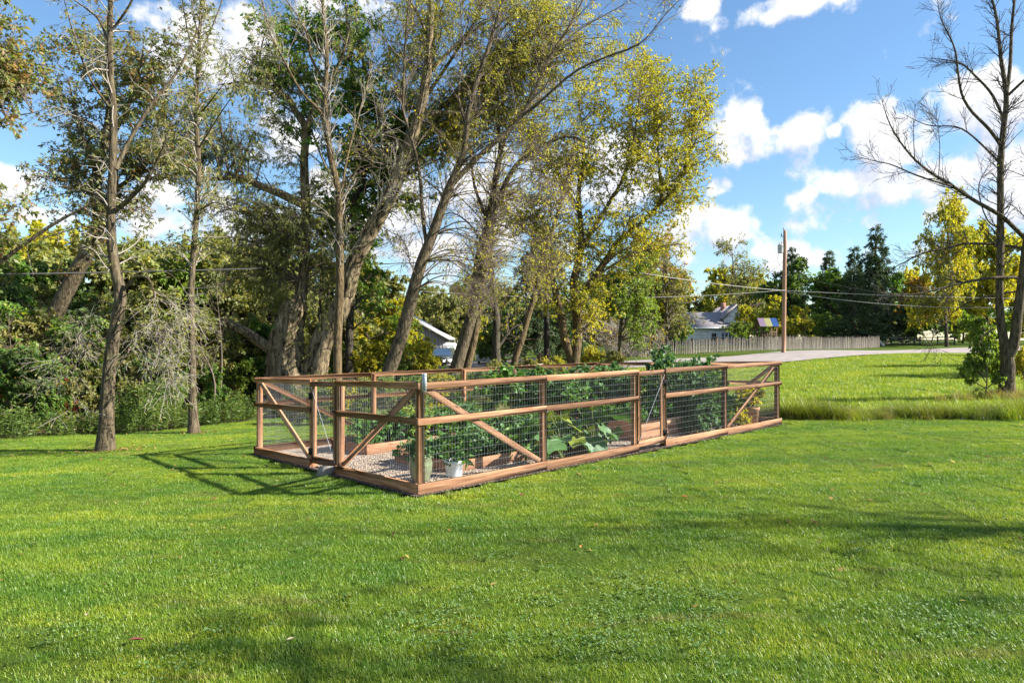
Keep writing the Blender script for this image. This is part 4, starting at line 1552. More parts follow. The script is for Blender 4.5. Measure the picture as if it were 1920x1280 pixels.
# --- light green tree right of it
d = 36.
t = Tree(115)
gb = base_at(1165, d)
t.limb([gb - [0, 0, .1]] + A([(1162, 640), (1168, 590), (1190, 540), (1200, 490)], d), [.14, .12, .1, .07, .02], 14)
t.limb(A([(1164, 625), (1195, 570), (1215, 530)], d, .8), [.07, .05, .02])
t.fill([blob(1170, 540, d, 60, 55, 1.8), blob(1210, 590, d, 40, 50, 1.5), blob(1130, 560, d, 45, 50, 1.5), blob(1195, 500, d, 45, 40, 1.5)], 70)
t.finish('light_green_tree', 'small airy light green tree between the maple and the picket fence', gb, M_BARK, M_TWIGBR, n1=420, L1=.8, n2=1450, L2=.4, nl=15000, leaf=L_LIME, LL=.13, LW=.055, droop=.5, rmin=.006)

# --- bare tree at the right with two stems
d = 20.4
t = Tree(116)
gb = base_at(1888, d)
t.limb([gb - [0, 0, .1]] + A([(1888, 720), (1890, 680), (1884, 650), (1876, 600), (1874, 556), (1876, 448), (1876, 316), (1880, 253), (1887, 183), (1876, 105), (1869, 35), (1855, -20), (1840, -90)], d), [.36, .26, .245, .17, .145, .135, .12, .11, .10, .09, .065, .05, .04, .015], 40)
t.limb(A([(1889, 672), (1901, 645), (1908, 592), (1915, 538), (1922, 480), (1932, 400), (1945, 290), (1960, 150), (1975, 0)], d, -.8), [.2, .18, .165, .15, .14, .125, .1, .07, .03], 26)
t.limb(A([(1886, 185), (1894, 123), (1897, 53), (1904, -20), (1908, -90)], d, .7), [.075, .065, .055, .04, .01])
t.limb(A([(1889, 180), (1910, 160), (1940, 130), (1975, 70)], d, -.5), [.055, .05, .035, .01])
t.limb(A([(1930, 455), (1905, 430), (1876, 404), (1827, 376), (1785, 348), (1750, 327), (1715, 299), (1685, 262), (1665, 225), (1653, 186)], d, -1.), [.085, .08, .075, .065, .055, .045, .038, .03, .02, .008], 26)
t.limb(A([(1785, 350), (1722, 330), (1672, 309), (1640, 302), (1602, 292)], d - 1., .4), [.035, .03, .022, .015, .006])
t.limb(A([(1925, 468), (1885, 460), (1843, 457), (1807, 457), (1771, 466), (1728, 476), (1689, 495), (1655, 512)], d, .8), [.06, .055, .05, .045, .038, .03, .02, .008], 22)
t.limb(A([(1925, 522), (1885, 520), (1843, 523), (1789, 534), (1735, 548), (1692, 552), (1650, 548)], d, -.5), [.065, .058, .052, .044, .034, .022, .008], 22)
t.limb(A([(1918, 545), (1870, 552), (1825, 563), (1789, 584), (1750, 625)], d, 1.), [.04, .033, .026, .018, .006])
t.limb(A([(1880, 278), (1855, 243), (1820, 207), (1803, 176), (1797, 141), (1789, 88), (1764, 35), (1757, -10)], d, -.8), [.065, .058, .05, .044, .038, .03, .02, .008], 22)
t.limb(A([(1883, 225), (1859, 176), (1827, 141), (1803, 120), (1770, 112), (1720, 108)], d, .7), [.055, .048, .04, .03, .02, .007], 18)
t.limb(A([(1878, 310), (1850, 280), (1800, 240), (1740, 235), (1690, 212)], d, .9), [.045, .038, .03, .02, .006])
t.limb(A([(1876, 430), (1850, 410), (1835, 350), (1860, 300)], d, -.6), [.03, .025, .018, .006])
t.limb(A([(1735, 548), (1720, 590), (1740, 640), (1770, 665)], d - .5, .2), [.018, .014, .01, .004])
t.limb(A([(1715, 299), (1713, 250), (1715, 195)], d - 1, .2), [.018, .012, .005])
t.limb(A([(1760, 332), (1762, 270), (1755, 210)], d - 1, .2), [.018, .012, .005])
t.finish('bare_meadow_tree', 'bare two-stemmed tree with long low limbs standing at the meadow edge', gb, M_BARK, M_TWIGDK, n1=420, L1=.85, n2=2000, L2=.42, nl=220, leaf=L_OLIVE, LL=.07, LW=.035, rmin=.0045, ang=(.35, .9), grav1=.03, grav2=.02, curl=.16, sides=14)
# ------------------------------------------------------------------ thicket and background trees (shared meshes, own objects)
def crown_tree(seed, h, w, trunk_r, nb, n1, n2, nl, LL, LW, low=.25, droop=.3, shape=1.0):
    """stem + boughs + leaves around the origin, as three meshes."""
    rg = np.random.default_rng(seed)
    t = Tree(seed)
    t.limb([(0, 0, -.15), (rg.normal(0, .1), rg.normal(0, .1), h * .3), (rg.normal(0, .25), rg.normal(0, .25), h * .65), (rg.normal(0, .3), rg.normal(0, .3), h * .80)], [trunk_r, trunk_r * .8, trunk_r * .5, .02], 18)
    bl = []
    for i in range(7):
        a = rg.uniform(0, 6.28)
        zz = rg.uniform(low, .88)
        rad = w / 2 * (.55 if zz > .7 else .62) * shape
        bl.append(((rad * math.cos(a), rad * math.sin(a), h * zz), (w * .26, w * .26, h * .16)))
    bl.append(((0, 0, h * .85), (w * .28, w * .28, h * .14)))
    bl.append(((0, 0, h * .55), (w * .36, w * .36, h * .22)))
    t.fill(bl, nb, k0=3)
    g, b, lf = Geo(), Geo(), Geo()
    P, Rr = t.main[0]
    g.tubes(P, Rr, 8)
    FP, FR = np.stack([f[0] for f in t.fil]), np.stack([f[1] for f in t.fil])
    b.tubes(FP, FR, 4)
    B1, R1 = branch(FP, FR, n1, w * .14, (.4, 1.1), (.25, 1), 5, 0, .2, .5, .006, .4, rg)
    b.tubes(B1, R1, 3)
    B2, R2 = branch(B1, R1, n2, w * .075, (.4, 1.1), (.2, 1), 4, -.03, .2, .6, .005, .5, rg)
    b.tubes(B2, R2, 3)
    leaves(lf, B2, nl, LL, LW, droop=droop, rg=rg, tints=.55)
    return g.mesh('trunk', True), b.mesh('bare_branching', True), lf.mesh('foliage')


def put_tree(name, data, px, d, label, leaf, sc=1., rz=0., bark=None, group=None, x=None, cat='tree', twig=None):
    xx = x if x is not None else (px - 960) / F * d
    z = hz(xx, d)
    e = empty(name, (xx, d, z), label, cat, group, rz)
    e.scale = sc if not isinstance(sc, (int, float)) else (sc, sc, sc)
    obj('trunk', data[0], bark or M_BARK, e)
    obj('bare_branching', data[1], twig or M_TWIGBR, e)
    obj('foliage', data[2], leaf, e)
    return e


BT = [crown_tree(201, 8, 6.0, .17, 70, 420, 1200, 14000, .27, .15, .16), crown_tree(202, 8, 5.0, .15, 70, 420, 1200, 13000, .26, .14, .10), crown_tree(203, 8, 7.0, .2, 80, 460, 1300, 15000, .28, .16, .2)]
SH = [crown_tree(211, 3, 2.6, .05, 46, 300, 700, 8500, .12, .065, .08), crown_tree(212, 3, 3.2, .05, 50, 320, 740, 9000, .125, .06, .06, .5), crown_tree(213, 3, 2.2, .045, 40, 260, 640, 7000, .11, .07, .10)]
FINE = crown_tree(221, 8, 6.5, .2, 90, 700, 2200, 24000, .15, .085, .22)
SPARSE = crown_tree(223, 8, 6.0, .12, 34, 130, 260, 700, .14, .075, .25)
AIRY = crown_tree(222, 8, 6.0, .18, 60, 420, 1100, 5500, .17, .085, .2)
rb_ = random.Random(77)
# shrubs of the thicket along the lawn: (px, depth, height scale, leaf, kind)
lm = {'o': (L_OLIVE, 'olive'), 'd': (L_DEEP, 'deep green'), 'l': (L_LIME, 'light green'), 's': (L_SHADE, 'dark green'), 'y': (L_YELLOW, 'yellow leaved'), 'r': (L_RED, 'red leaved'), 'g': (L_GOLD, 'orange leaved'), 'w': (L_WILLOW, 'grey green')}
G_TH = 'shrubs of the thicket along the lawn'
row1 = [(-40, 18.5, .9, 'd'), (40, 18.8, .8, 's'), (95, 19.2, .75, 'd'), (150, 19.6, .6, 'o'), (255, 20.2, .6, 'o'), (300, 20.6, .7, 's'), (330, 21.5, .55, 'l'), (400, 22.0, .55, 'd'), (445, 26.5, .6, 'l'),
        (480, 27.2, .6, 'd'), (640, 27.2, .75, 'l'), (690, 27.0, .8, 'y'), (745, 27.6, .8, 'l'), (795, 27.8, .7, 'y'), (470, 27.8, .7, 'w'), (560, 26.8, .5, 's'), (840, 28.6, .45, 'd'), (930, 29.6, .45, 'w'),
        (990, 30., .5, 'o'), (1040, 31., .45, 'y'), (1150, 36., .5, 'o'), (1000, 27.5, .35, 'd'), (900, 27.0, .35, 'l'), (1110, 38, .5, 'y')]
row1 += [(600, 18.6, .36, 'l'), (640, 18.4, .40, 'y'), (680, 18.9, .38, 'l'), (715, 19.3, .42, 'l'), (750, 19.6, .40, 'o'), (785, 20.2, .40, 'l'), (820, 20.8, .42, 'y'), (860, 21.4, .38, 'l'), (900, 22.4, .40, 'd'), (560, 19.0, .34, 'o'), (950, 23.6, .36, 'y'), (990, 24.4, .34, 'l')]
row2 = [(-60, 22, 1.5, 's'), (0, 22.5, 1.35, 'd'), (60, 22.5, 1.2, 'o'), (115, 23.5, 1.25, 's'), (170, 22.6, 1.15, 'd'), (230, 23.4, 1.2, 'o'), (290, 24, 1.25, 'o'), (340, 23.5, 1.2, 'w'), (390, 25, 1.1, 'o'), (430, 27.4, 1.25, 'w'),
        (475, 29, 1.25, 'o'), (520, 28.5, 1.1, 'd'), (690, 30, 1.15, 'y'), (740, 31, 1.1, 'l'), (640, 30, 1.2, 'o'), (800, 33, .75, 'y'), (100, 20.8, .45, 'r'), (345, 25.5, .8, 'g'), (20, 21, .6, 'g'), (130, 21.6, .4, 'r')]
def near(px):
    for lim, s in ((-30, 'beside the overhanging tree'), (110, 'under the leaning russet tree'), (165, 'between the leaning tree and the crooked one'), (250, 'behind the crooked lawn tree'), (330, 'between the two lawn trees'), (420, 'behind the slender lawn tree'),
                   (500, 'around the dead willow limb'), (600, 'behind the hollow willow'), (700, 'behind the slim forked tree'), (780, 'behind the leaning bare trunk'), (900, 'before the sandy drive'), (1010, 'under the bare trunks by the road')):
        if px < lim:
            return s
    return 'near the yellow maple'


cnt = {}
for rowi, row in enumerate((row1, row2)):
    for (px, d_, s_, c_) in row:
        leaf, cn = lm[c_]
        hgt = ['low', 'tall'][rowi] if s_ > .5 or rowi else 'small'
        where = 'along the lawn' if px < 520 else 'behind the garden fence'
        put_tree('thicket_shrub', SH[rb_.randrange(3)], px, d_, f'{hgt} {cn} shrub {near(px)}', leaf, (s_ * 1.05, s_ * 1.05, s_ * rb_.uniform(.92, 1.1)), rb_.uniform(0, 6), M_TWIGBR, G_TH, cat='shrub')
# taller trees of the wood behind the thicket
for i, (px, d_, s_, c_, k_) in enumerate([(-60, 29, .95, 'o', 0), (-10, 31, .85, 'd', 2), (40, 32, .88, 'o', 1), (90, 33, .9, 'w', 2), (140, 31, .80, 's', 0), (195, 34, .9, 'o', 1), (250, 33, .88, 'w', 2), (300, 35, .9, 'o', 0), (345, 34, .9, 'l', 1), (395, 36, .95, 'o', 2), (440, 34, .85, 'o', 1), (500, 37, .95, 'w', 2),
                                          (60, 45, 1.3, 'y', 2), (200, 46, 1.25, 'o', 0), (300, 48, 1.3, 'w', 1), (400, 50, 1.3, 'o', 2), (560, 44, 1.1, 'o', 0), (620, 46, 1.05, 'w', 1), (670, 45, 1.0, 'o', 2), (730, 52, 1.0, 'o', 1), (-130, 40, 1.4, 's', 0), (460, 56, 1.25, 'o', 2), (540, 60, 1.3, 'o', 1), (800, 84, 1.2, 'o', 0), (880, 88, 1.25, 'o', 2), (950, 90, 1.2, 'w', 1)]):
    leaf, cn = lm[c_]
    put_tree('wood_tree', BT[k_], px, d_, f'{cn} tree of the {"near" if d_ < 40 else "farther"} wood {near(px)}', leaf, s_, rb_.uniform(0, 6), M_BARKDARK, 'trees of the wood behind the thicket')
# thin bare saplings in the thicket
for i, px in enumerate((20, 62, 135, 288, 325, 395, 412)):
    d_ = 20.5 + (i * 7 % 5) * .9
    t = Tree(300 + i)
    gb = base_at(px, d_)
    hh = rb_.uniform(2.2, 4.2)
    x0 = gb[0]
    t.limb([gb - [0, 0, .05], gb + [rb_.uniform(-.15, .15), 0, hh * .5], gb + [rb_.uniform(-.4, .4), rb_.uniform(-.3, .3), hh]], [.04, .03, .008], 10)
    t.finish('bare_sapling', 'thin bare sapling standing in the thicket along the lawn', gb, M_TWIGBR, M_TWIGBR, n1=24, L1=.8, n2=60, L2=.35, nl=90, leaf=L_OLIVE, LL=.09, LW=.04, rmin=.004, group='bare saplings in the thicket')

# golden-green trees beyond the drive, behind the barn and trailer
for i, (px, d_, s_, c_, k_, lab) in enumerate([
        (700, 58, .92, 'y', 0, 'yellow leaved tree left of the grey barn'), (835, 70, .9, 'o', 2, 'olive gold tree behind the grey barn'), (890, 70, .78, 'y', 1, 'yellow green tree behind the parked car'),
        (960, 60, .62, 's', 0, 'dark tree behind the white trailer'), (1010, 62, .75, 's', 1, 'dark tree behind the black pole'), (1090, 64, .80, 'd', 2, 'deep green tree behind the yellow maple'),
        (1150, 66, .70, 'o', 0, 'olive tree beyond the picket fence behind the light green tree'), (760, 75, 1.0, 'o', 1, 'olive tree far behind the barn')]):
    put_tree('far_tree', BT[k_], px, d_, lab, lm[c_][0], s_, rb_.uniform(0, 6), M_BARKDARK)
# around the house
put_tree('orange_tree', FINE, 1248, 64, 'orange and gold tree before the white house', L_GOLD, (1.25, 1.25, 1.5), 1., M_BARKDARK)
put_tree('sparse_grey_tree', AIRY, 1372, 108, 'sparse half-bare tree reaching over the white house', L_OLIVE, (2., 2., 2.3), 2., M_BARK)
put_tree('sparse_olive_tree', AIRY, 1250, 55, 'thin olive tree beside the orange tree', L_OLIVE, (1., 1., 1.2), 3., M_BARK)
put_tree('gold_shrub_tree', BT[1], 1402, 74, 'yellow green small tree beside the play tower', L_YELLOW, .62, .4, M_BARKDARK)
put_tree('gold_hedge_tree', BT[0], 1450, 88, 'golden green tree behind the play tower', L_YELLOW, .85, 1.4, M_BARKDARK)
put_tree('green_yard_tree', BT[2], 1265, 60, 'dense green bush tree along the picket fence', L_DEEP, .42, 2.2, M_BARKDARK)
put_tree('lime_yard_shrub', SH[1], 1385, 63.5, 'light green shrub hanging over the picket fence', L_LIME, .9, .5, M_TWIGBR, cat='shrub')
put_tree('lime_fence_shrub', SH[0], 1505, 72, 'yellow green shrub behind the pickets by the pole', L_YELLOW, 1.5, 2.5, M_TWIGBR, cat='shrub')
put_tree('lime_fence_shrub', SH[2], 1545, 76, 'light green shrub behind the pickets under the spruces', L_LIME, 1.3, 1.5, M_TWIGBR, cat='shrub')
put_tree('dark_yard_tree', BT[0], 1475, 96, 'dark green tree behind the utility pole', L_SHADE, (1.35, 1.35, 1.6), .2, M_BARKDARK)
put_tree('dark_yard_tree', BT[1], 1420, 110, 'dark green tree behind the sparse half-bare one', L_SHADE, 1.15, .9, M_BARKDARK)
put_tree('mixed_yard_tree', BT[2], 1560, 92, 'mixed green tree among the spruces', L_DEEP, 1.25, 1.9, M_BARKDARK)
# growth closing the view between the maple and the house
for i, (px, d_, s_, c_, k_, lab) in enumerate([(935, 52, (.7, .7, .62), 's', 0, 'dark green tree behind the rough dark trunk'), (985, 54, (.7, .7, .66), 'd', 1, 'deep green tree behind the slanting trunk'), (1050, 53, (.75, .75, .62), 's', 2, 'dark green tree behind the yellow maple stems'),
        (1120, 54, (.75, .75, .6), 'o', 1, 'olive tree behind the dead brush heap'), (1185, 56, (.75, .75, .72), 'o', 0, 'olive tree behind the small light green one'), (1235, 58, (.8, .8, .85), 'y', 2, 'yellow green tree between the orange tree and the maple'), (1345, 116, (1.3, 1.3, 1.8), 'y', 1, 'yellow tree rising behind the house roof'), (1225, 75, (1.1, 1.1, 1.25), 'o', 0, 'broad olive tree behind the thin olive one')]):
    put_tree('yard_tree', BT[k_], px, d_, lab, lm[c_][0], s_, rb_.uniform(0, 6), M_BARKDARK)
# yellow trees on the right
put_tree('tall_yellow_tree', FINE, 1775, 72, 'tall yellow leaved tree with bare lower trunk by the road', L_YELLOW, (1.25, 1.25, 2.15), 2.6, M_BARKDARK)
put_tree('yellow_tree', BT[2], 1850, 78, 'broad yellow tree behind the bare meadow tree', L_YELLOW, (1.35, 1.35, 1.75), .6, M_BARKDARK)
put_tree('yellow_tree', BT[0], 1930, 80, 'yellow green tree at the end of the road view', L_YELLOW, (1.35, 1.35, 1.7), 4.6, M_BARKDARK)
put_tree('golden_shrub_tree', BT[1], 1715, 84, 'olive and gold tree beside the tall spruce', L_GOLD, (1.1, 1.1, 1.15), 3.3, M_BARKDARK)
put_tree('dark_roadside_tree', BT[1], 1805, 90, 'dark green tree between the yellow ones', L_SHADE, (1.1, 1.1, 1.3), 5.3, M_BARKDARK)
put_tree('dark_roadside_tree', BT[0], 1690, 95, 'dark low tree behind the split-rail fence', L_SHADE, (1.1, 1.1, .9), 5.0, M_BARKDARK)
# leafy shrub at the foot of the bare meadow tree
put_tree('meadow_shrub', SH[2], 1846, 20.6, 'light green shrub at the foot of the bare meadow tree', L_LIME, (.62, .62, .95), .7, M_TWIGBR, cat='shrub')
put_tree('meadow_shrub', SH[0], 1872, 20.9, 'small green sucker growth against the bare meadow trunk', L_LIME, (.26, .26, .62), 1.7, M_TWIGBR, cat='shrub')
put_tree('meadow_shrub', SH[1], 1918, 21.3, 'thin yellowing shrub beside the bare meadow trunk', L_YELLOW, (.22, .22, .55), 1.7, M_TWIGBR, cat='shrub')


# distant treeline closing the view
for i in range(44):
    x = -95 + i * 5.6 + rb_.uniform(-2, 2)
    y = 128 + rb_.uniform(-14, 14) + (14 if 20 < x < 50 else 0)
    put_tree('distant_tree', BT[i % 3], 0, y, ['olive green', 'deep green', 'yellowing'][i % 3] + ' tree in the distant treeline', [L_OLIVE, L_DEEP, L_YELLOW][i % 3], (rb_.uniform(1.3, 1.8),) * 2 + (rb_.uniform(1.0, 1.4) + (.5 if x > 5 else 0),), rb_.uniform(0, 6), M_BARKDARK, 'trees of the distant treeline', x=x)
# low hedge growth under the roadside trees
for i, (px, d_, s_, c_) in enumerate([(1430, 78, 1.0, 'd'), (1470, 80, 1.1, 'y'), (1520, 82, 1.2, 's'), (1570, 80, 1.2, 'd'), (1620, 80, 1.1, 's'), (1670, 86, 1.3, 'o'), (1705, 84, 1.1, 's'), (1745, 88, 1.4, 'd'), (1790, 92, 1.4, 's'), (1830, 86, 1.2, 'y'), (1880, 88, 1.5, 'd'), (1930, 86, 1.5, 'y'), (1230, 62, .9, 'o'), (1195, 60, .8, 's')]):
    put_tree('hedge_shrub', SH[i % 3], px, d_, lm[c_][1] + ' shrub in the growth beyond the picket fence', lm[c_][0], (s_ * 1.3, s_ * 1.3, s_), rb_.uniform(0, 6), M_TWIGBR, 'shrubs beyond the picket fence', cat='shrub')
# yellow-green growth before the barn
put_tree('barn_bush', BT[1], 752, 46, 'yellow green bush tree hiding most of the grey barn', L_YELLOW, (.72, .72, .70), 1.2, M_BARKDARK)
put_tree('barn_bush', BT[0], 768, 52, 'small yellow bush beside the nose of the parked car', L_YELLOW, (.42, .42, .5), 2.2, M_BARKDARK)


# spruces
def spruce_data(seed, h, w, nb, dens):
    rg = np.random.default_rng(seed)
    g, b, lf = Geo(), Geo(), Geo()
    P, Rr = spline([(0, 0, -.1), (0, 0, h * .5), (0, 0, h)], [h * .022, h * .014, .01], 12)
    g.tubes(P, Rr, 8)
    u = np.sort(rg.random(nb) ** .8)
    z = h * (.06 + .93 * u)
    L = w / 2 * (1 - u) ** .85 * rg.uniform(.75, 1.12, nb) + .12
    a = rg.uniform(0, 6.283, nb)
    m = 6
    t = np.linspace(0, 1, m)
    BP = np.zeros((nb, m, 3))
    BP[..., 0] = np.cos(a)[:, None] * L[:, None] * t
    BP[..., 1] = np.sin(a)[:, None] * L[:, None] * t
    BP[..., 2] = z[:, None] + L[:, None] * (.12 * t - .55 * t ** 2 + .22 * t ** 3) * rg.uniform(.5, 1.2, (nb, 1))
    b.tubes(BP, np.repeat((.012 + .008 * L)[:, None], m, 1) * (1 - .8 * t), 3)
    B1, R1 = branch(BP, np.full(BP.shape[:2], .01), nb * 5, w * .085, (.5, 1.0), (.15, 1), 4, -.12, .12, .6, .006, .5, rg)
    leaves(lf, np.concatenate([B1]), int(nb * dens), .26, .075, droop=.35, spread=.8, rg=rg, up=.6)
    leaves(lf, BP[:, :, :], int(nb * dens * .15), .26, .08, droop=.1, spread=.6, rg=rg, up=.6)
    return g.mesh('trunk', True), b.mesh('bare_branching', True), lf.mesh('foliage')


SPR = spruce_data(401, 12, 7.2, 210, 95)
put_tree('spruce', SPR, 1642, 84, 'tallest dark spruce with a pointed top behind the picket fence', L_SPRUCE, (1.12, 1.12, 1.28), .3, M_BARKDARK)
put_tree('spruce', SPR, 1602, 90, 'middle spruce standing close to the tallest one', L_SPRUCE, (1., 1., 1.12), 1.3, M_BARKDARK)
put_tree('spruce', SPR, 1555, 94, 'dark spruce between the mixed tree and the middle spruce', L_SPRUCE, (1.0, 1.0, 1.12), 2.3, M_BARKDARK)
put_tree('spruce', SPR, 1486, 99, 'spruce whose tip shows just behind the utility pole', L_SPRUCE, (1.0, 1.0, 1.22), 3.3, M_BARKDARK)
put_tree('spruce', SPR, 1600, 74, 'low spreading spruce drooping over the pickets', L_SPRUCE, (1.05, 1.05, .72), 4.1, M_BARKDARK)
put_tree('spruce', SPR, 1012, 50, 'dark spruce showing between the bare trunks and the maple', L_SPRUCE, (.95, .95, .98), 5.1, M_BARKDARK)
put_tree('spruce', SPR, 1640, 88, 'blue-green spruce nested behind the tallest one', L_SPRUCE, (1.2, 1.2, .85), 5.9, M_BARKDARK)

# trees standing out of frame on the sunny side; their shade falls across the lawn
for i, (x, y, s, rz) in enumerate([(12.5, 1.4, (1., .8, 1.45), .4), (17.5, 4.6, (1., .7, 1.6), 3.2)]):
    put_tree('thin_garden_tree', SPARSE, 0, y, 'thinly leaved tree beyond the sunny end of the lawn', L_OLIVE, s, rz, M_BARK, 'thin trees shading the lawn', x=x)
for i, (x, y, s, rz) in enumerate([(33, 28.5, (.9, .6, 1.3), .5), (41, 33., (1.3, .8, 1.6), 2.), (50, 42, (1.3, .9, 1.6), 2.)]):
    put_tree('roadside_tree', BT[0], 0, y, 'leafy tree beyond the bare meadow tree shading the meadow', L_OLIVE, s, rz, M_BARK, 'trees shading the meadow', x=x)

# grey brush of dead twigs before the picket fence
t = Tree(500)
d_ = 42.
gb = np.array([(1165 - 960) / F * d_, d_, 0])
gb[2] = hz(gb[0], gb[1])
t.limb([gb + [0, 0, -.05], gb + [.3, 0, .9], gb + [.5, .2, 1.9]], [.05, .04, .02], 8)
t.limb(A([(1075, 575), (1110, 595), (1160, 620), (1210, 655)], 41., 2.), [.05, .04, .03, .01])
t.limb(A([(1060, 560), (1120, 600), (1190, 625), (1235, 645)], 42., .5), [.05, .04, .03, .01])
t.fill([blob(1170, 630, d_, 75, 34, 1.4), blob(1110, 610, d_, 40, 40, 1.2), blob(1210, 645, d_, 50, 24, 1.2)], 70, k0=1)
t.finish('dead_brush', 'heap of grey leafless brush before the picket fence', gb, M_TWIG, M_TWIG, n1=420, L1=.8, n2=1000, L2=.45, nl=500, leaf=L_GOLD, LL=.14, LW=.06, rmin=.007, cat='shrub', main_twigs=True)

# ------------------------------------------------------------------ weeds at the foot of the thicket (nobody could count them)
def weeds():
    rg = np.random.default_rng(61)
    edge = WOODS[2:9]
    n = 1900
    s = np.concatenate([[0], np.cumsum(np.hypot(*np.diff(edge, axis=0).T))])
    u = rg.uniform(0, s[-1], n)
    x = np.interp(u, s, edge[:, 0]) + rg.normal(0, .25, n)
    y = np.interp(u, s, edge[:, 1]) + np.abs(rg.normal(0, 1.1, n)) + .05 - .5 * np.maximum(0, np.sin(u * 2.3) + .4 * np.sin(u * 5.1))
    z = H(x, y)
    h = rg.uniform(.3, 1.25, n) * (.75 + .45 * np.sin(u * 1.7) * np.sin(u * .61 + 1)) * np.where(u > 17, .8, 1.)
    m = 5
    tt = np.linspace(0, 1, m)
    lean = rg.normal(0, .16, (n, 2))
    P = np.zeros((n, m, 3))
    P[..., 0] = x[:, None] + lean[:, :1] * h[:, None] * tt ** 2
    P[..., 1] = y[:, None] + lean[:, 1:] * h[:, None] * tt ** 2
    P[..., 2] = z[:, None] - .03 + h[:, None] * tt
    g, lf = Geo(), Geo()
    g.tubes(P, np.full((n, m), .004), 3)
    leaves(lf, P, 30000, .12, .032, droop=.25, spread=.9, rg=rg)
    o = obj('weed_stems', g.mesh('weed_stems'), M_STEMG, kind='stuff')
    setp(o, 'thin upright weed stems along the foot of the thicket', 'weeds')
    o = obj('undergrowth', lf.mesh('undergrowth'), L_UNDER, kind='stuff')
    setp(o, 'tall leafy weeds growing along the foot of the thicket', 'weeds')


L_UNDER = leaf_mat('weed_leaves', [(0, (.08, .15, .03)), (.5, (.15, .24, .04)), (.85, (.26, .31, .07)), (1, (.45, .36, .08))])
weeds()

# ------------------------------------------------------------------ picket fence across the road
def picket_fence():
    pts = np.array([(7.5, 53.0), (14, 53.5), (21.5, 56.0), (27, 60.5), (37, 68), (38.5, 69.3)])
    s = np.concatenate([[0], np.cumsum(np.hypot(*np.diff(pts, axis=0).T))])
    x0, y0 = pts[0]
    base = np.array([x0, y0, hz(x0, y0)])
    e = empty('picket_fence', tuple(base), 'weathered grey picket fence along the far side of the road', 'fence')
    g = Geo()
    prof = [(-.045, 0), (.045, 0), (.045, 1.12), (0, 1.22), (-.045, 1.12)]
    v = [(a, -.01, b) for a, b in prof] + [(a, .01, b) for a, b in prof]
    g.add(np.array(v), [(i, (i + 1) % 5, 5 + (i + 1) % 5, 5 + i) for i in range(5)] + [(0, 1, 2, 4), (5, 9, 7, 6)], [(2, 3, 4), (7, 9, 8)])
    me = g.mesh('picket')
    rp = random.Random(3)
    u = 0.
    n = 0
    while u < s[-1] and n < 290:
        x, y = np.interp(u, s, pts[:, 0]), np.interp(u, s, pts[:, 1])
        k = min(len(pts) - 2, int(np.searchsorted(s, u, side='right') - 1))
        dr = pts[k + 1] - pts[k]
        a = math.atan2(dr[1], dr[0])
        M = Matrix.Translation(Vector((x - base[0], y - base[1], hz(x, y) - base[2] + rp.uniform(-.02, .05)))) @ Matrix.Rotation(a, 4, 'Z') @ Matrix.Rotation(rp.gauss(0, .025), 4, 'Y') @ Matrix.Diagonal((1, 1, rp.uniform(.93, 1.05), 1))
        obj('picket', me, M_GREYWOOD, e, M)
        u += .155
        n += 1
    for i in range(len(pts) - 1):
        for zz in (.35, .9):
            A_ = np.array([*pts[i], hz(*pts[i]) + zz])
            B_ = np.array([*pts[i + 1], hz(*pts[i + 1]) + zz])
            dr = nrm(B_ - A_)
            nn = np.array([dr[1], -dr[0], 0])
            board('rail', A_ - nn * .035, B_ - nn * .035, .09, .04, e, nn, M_GREYWOOD, base)
    for u in np.arange(0, s[-1], 2.4):
        x, y = np.interp(u, s, pts[:, 0]), np.interp(u, s, pts[:, 1]) + .09
        b = np.array([x, y, hz(x, y)])
        board('post', b - [0, 0, .1], b + [0, 0, 1.28], .1, .1, e, (0, -1, 0), M_GREYWOOD, base)


picket_fence()
# split-rail fence further along
b0, b1 = gp(1655, 74.), gp(1790, 80.)
e = empty('split_rail_fence', tuple(b0), 'low split-rail fence beyond the road beside the tall spruce', 'fence')
for i in range(5):
    q = b0 + (b1 - b0) * i / 4
    q[2] = hz(q[0], q[1])
    board('post', q - [0, 0, .1], q + [0, 0, 1.1], .12, .12, e, (0, -1, 0), M_GREYWOOD, b0)
    if i < 4:
        q2 = b0 + (b1 - b0) * (i + 1) / 4
        q2[2] = hz(q2[0], q2[1])
        for zz in (.3, .62, .94):
            board('rail', q + [0, -.08, zz], q2 + [0, -.08, zz - .03], .11, .05, e, (0, -1, 0), M_GREYWOOD, b0)

# ------------------------------------------------------------------ utility poles and cables
d_ = 51.
bp = gp(1469, d_)
pole = empty('utility_pole', tuple(bp), 'brown wooden utility pole with a grey transformer beside the road', 'utility pole')
top = at(1472, 432, d_)
board('shaft', bp - [0, 0, .2], np.array([top[0], top[1], top[2]]), .01, .01, pole, (0, -1, 0), M_POLE, bp)
g = Geo()
P, Rr = spline([bp - bp - [0, 0, .2], (top - bp) * .5, top - bp], [.17, .15, .125], 8)
g.tubes(P, Rr, 14, cap=True)
sh = pole.children[0]
sh.data = g.mesh('shaft', True)
sh.data.materials.append(M_POLE)
sh.matrix_basis = Matrix.Identity(4)
tr = at(1466, 467, d_) - bp + [-.05, -.1, 0]
tr = np.array([top[0] - bp[0] - .38, -.05, at(0, 467, d_)[2] - bp[2]])
to = obj('transformer', Geo().lathe([(0, -.32), (.19, -.32), (.2, -.28), (.2, .26), (.21, .27), (.21, .31), (.12, .36), (0, .37)], 18).mesh('transformer', True), plain('grey_enamel', (.42, .45, .46), .4), pole, Matrix.Translation(tr))
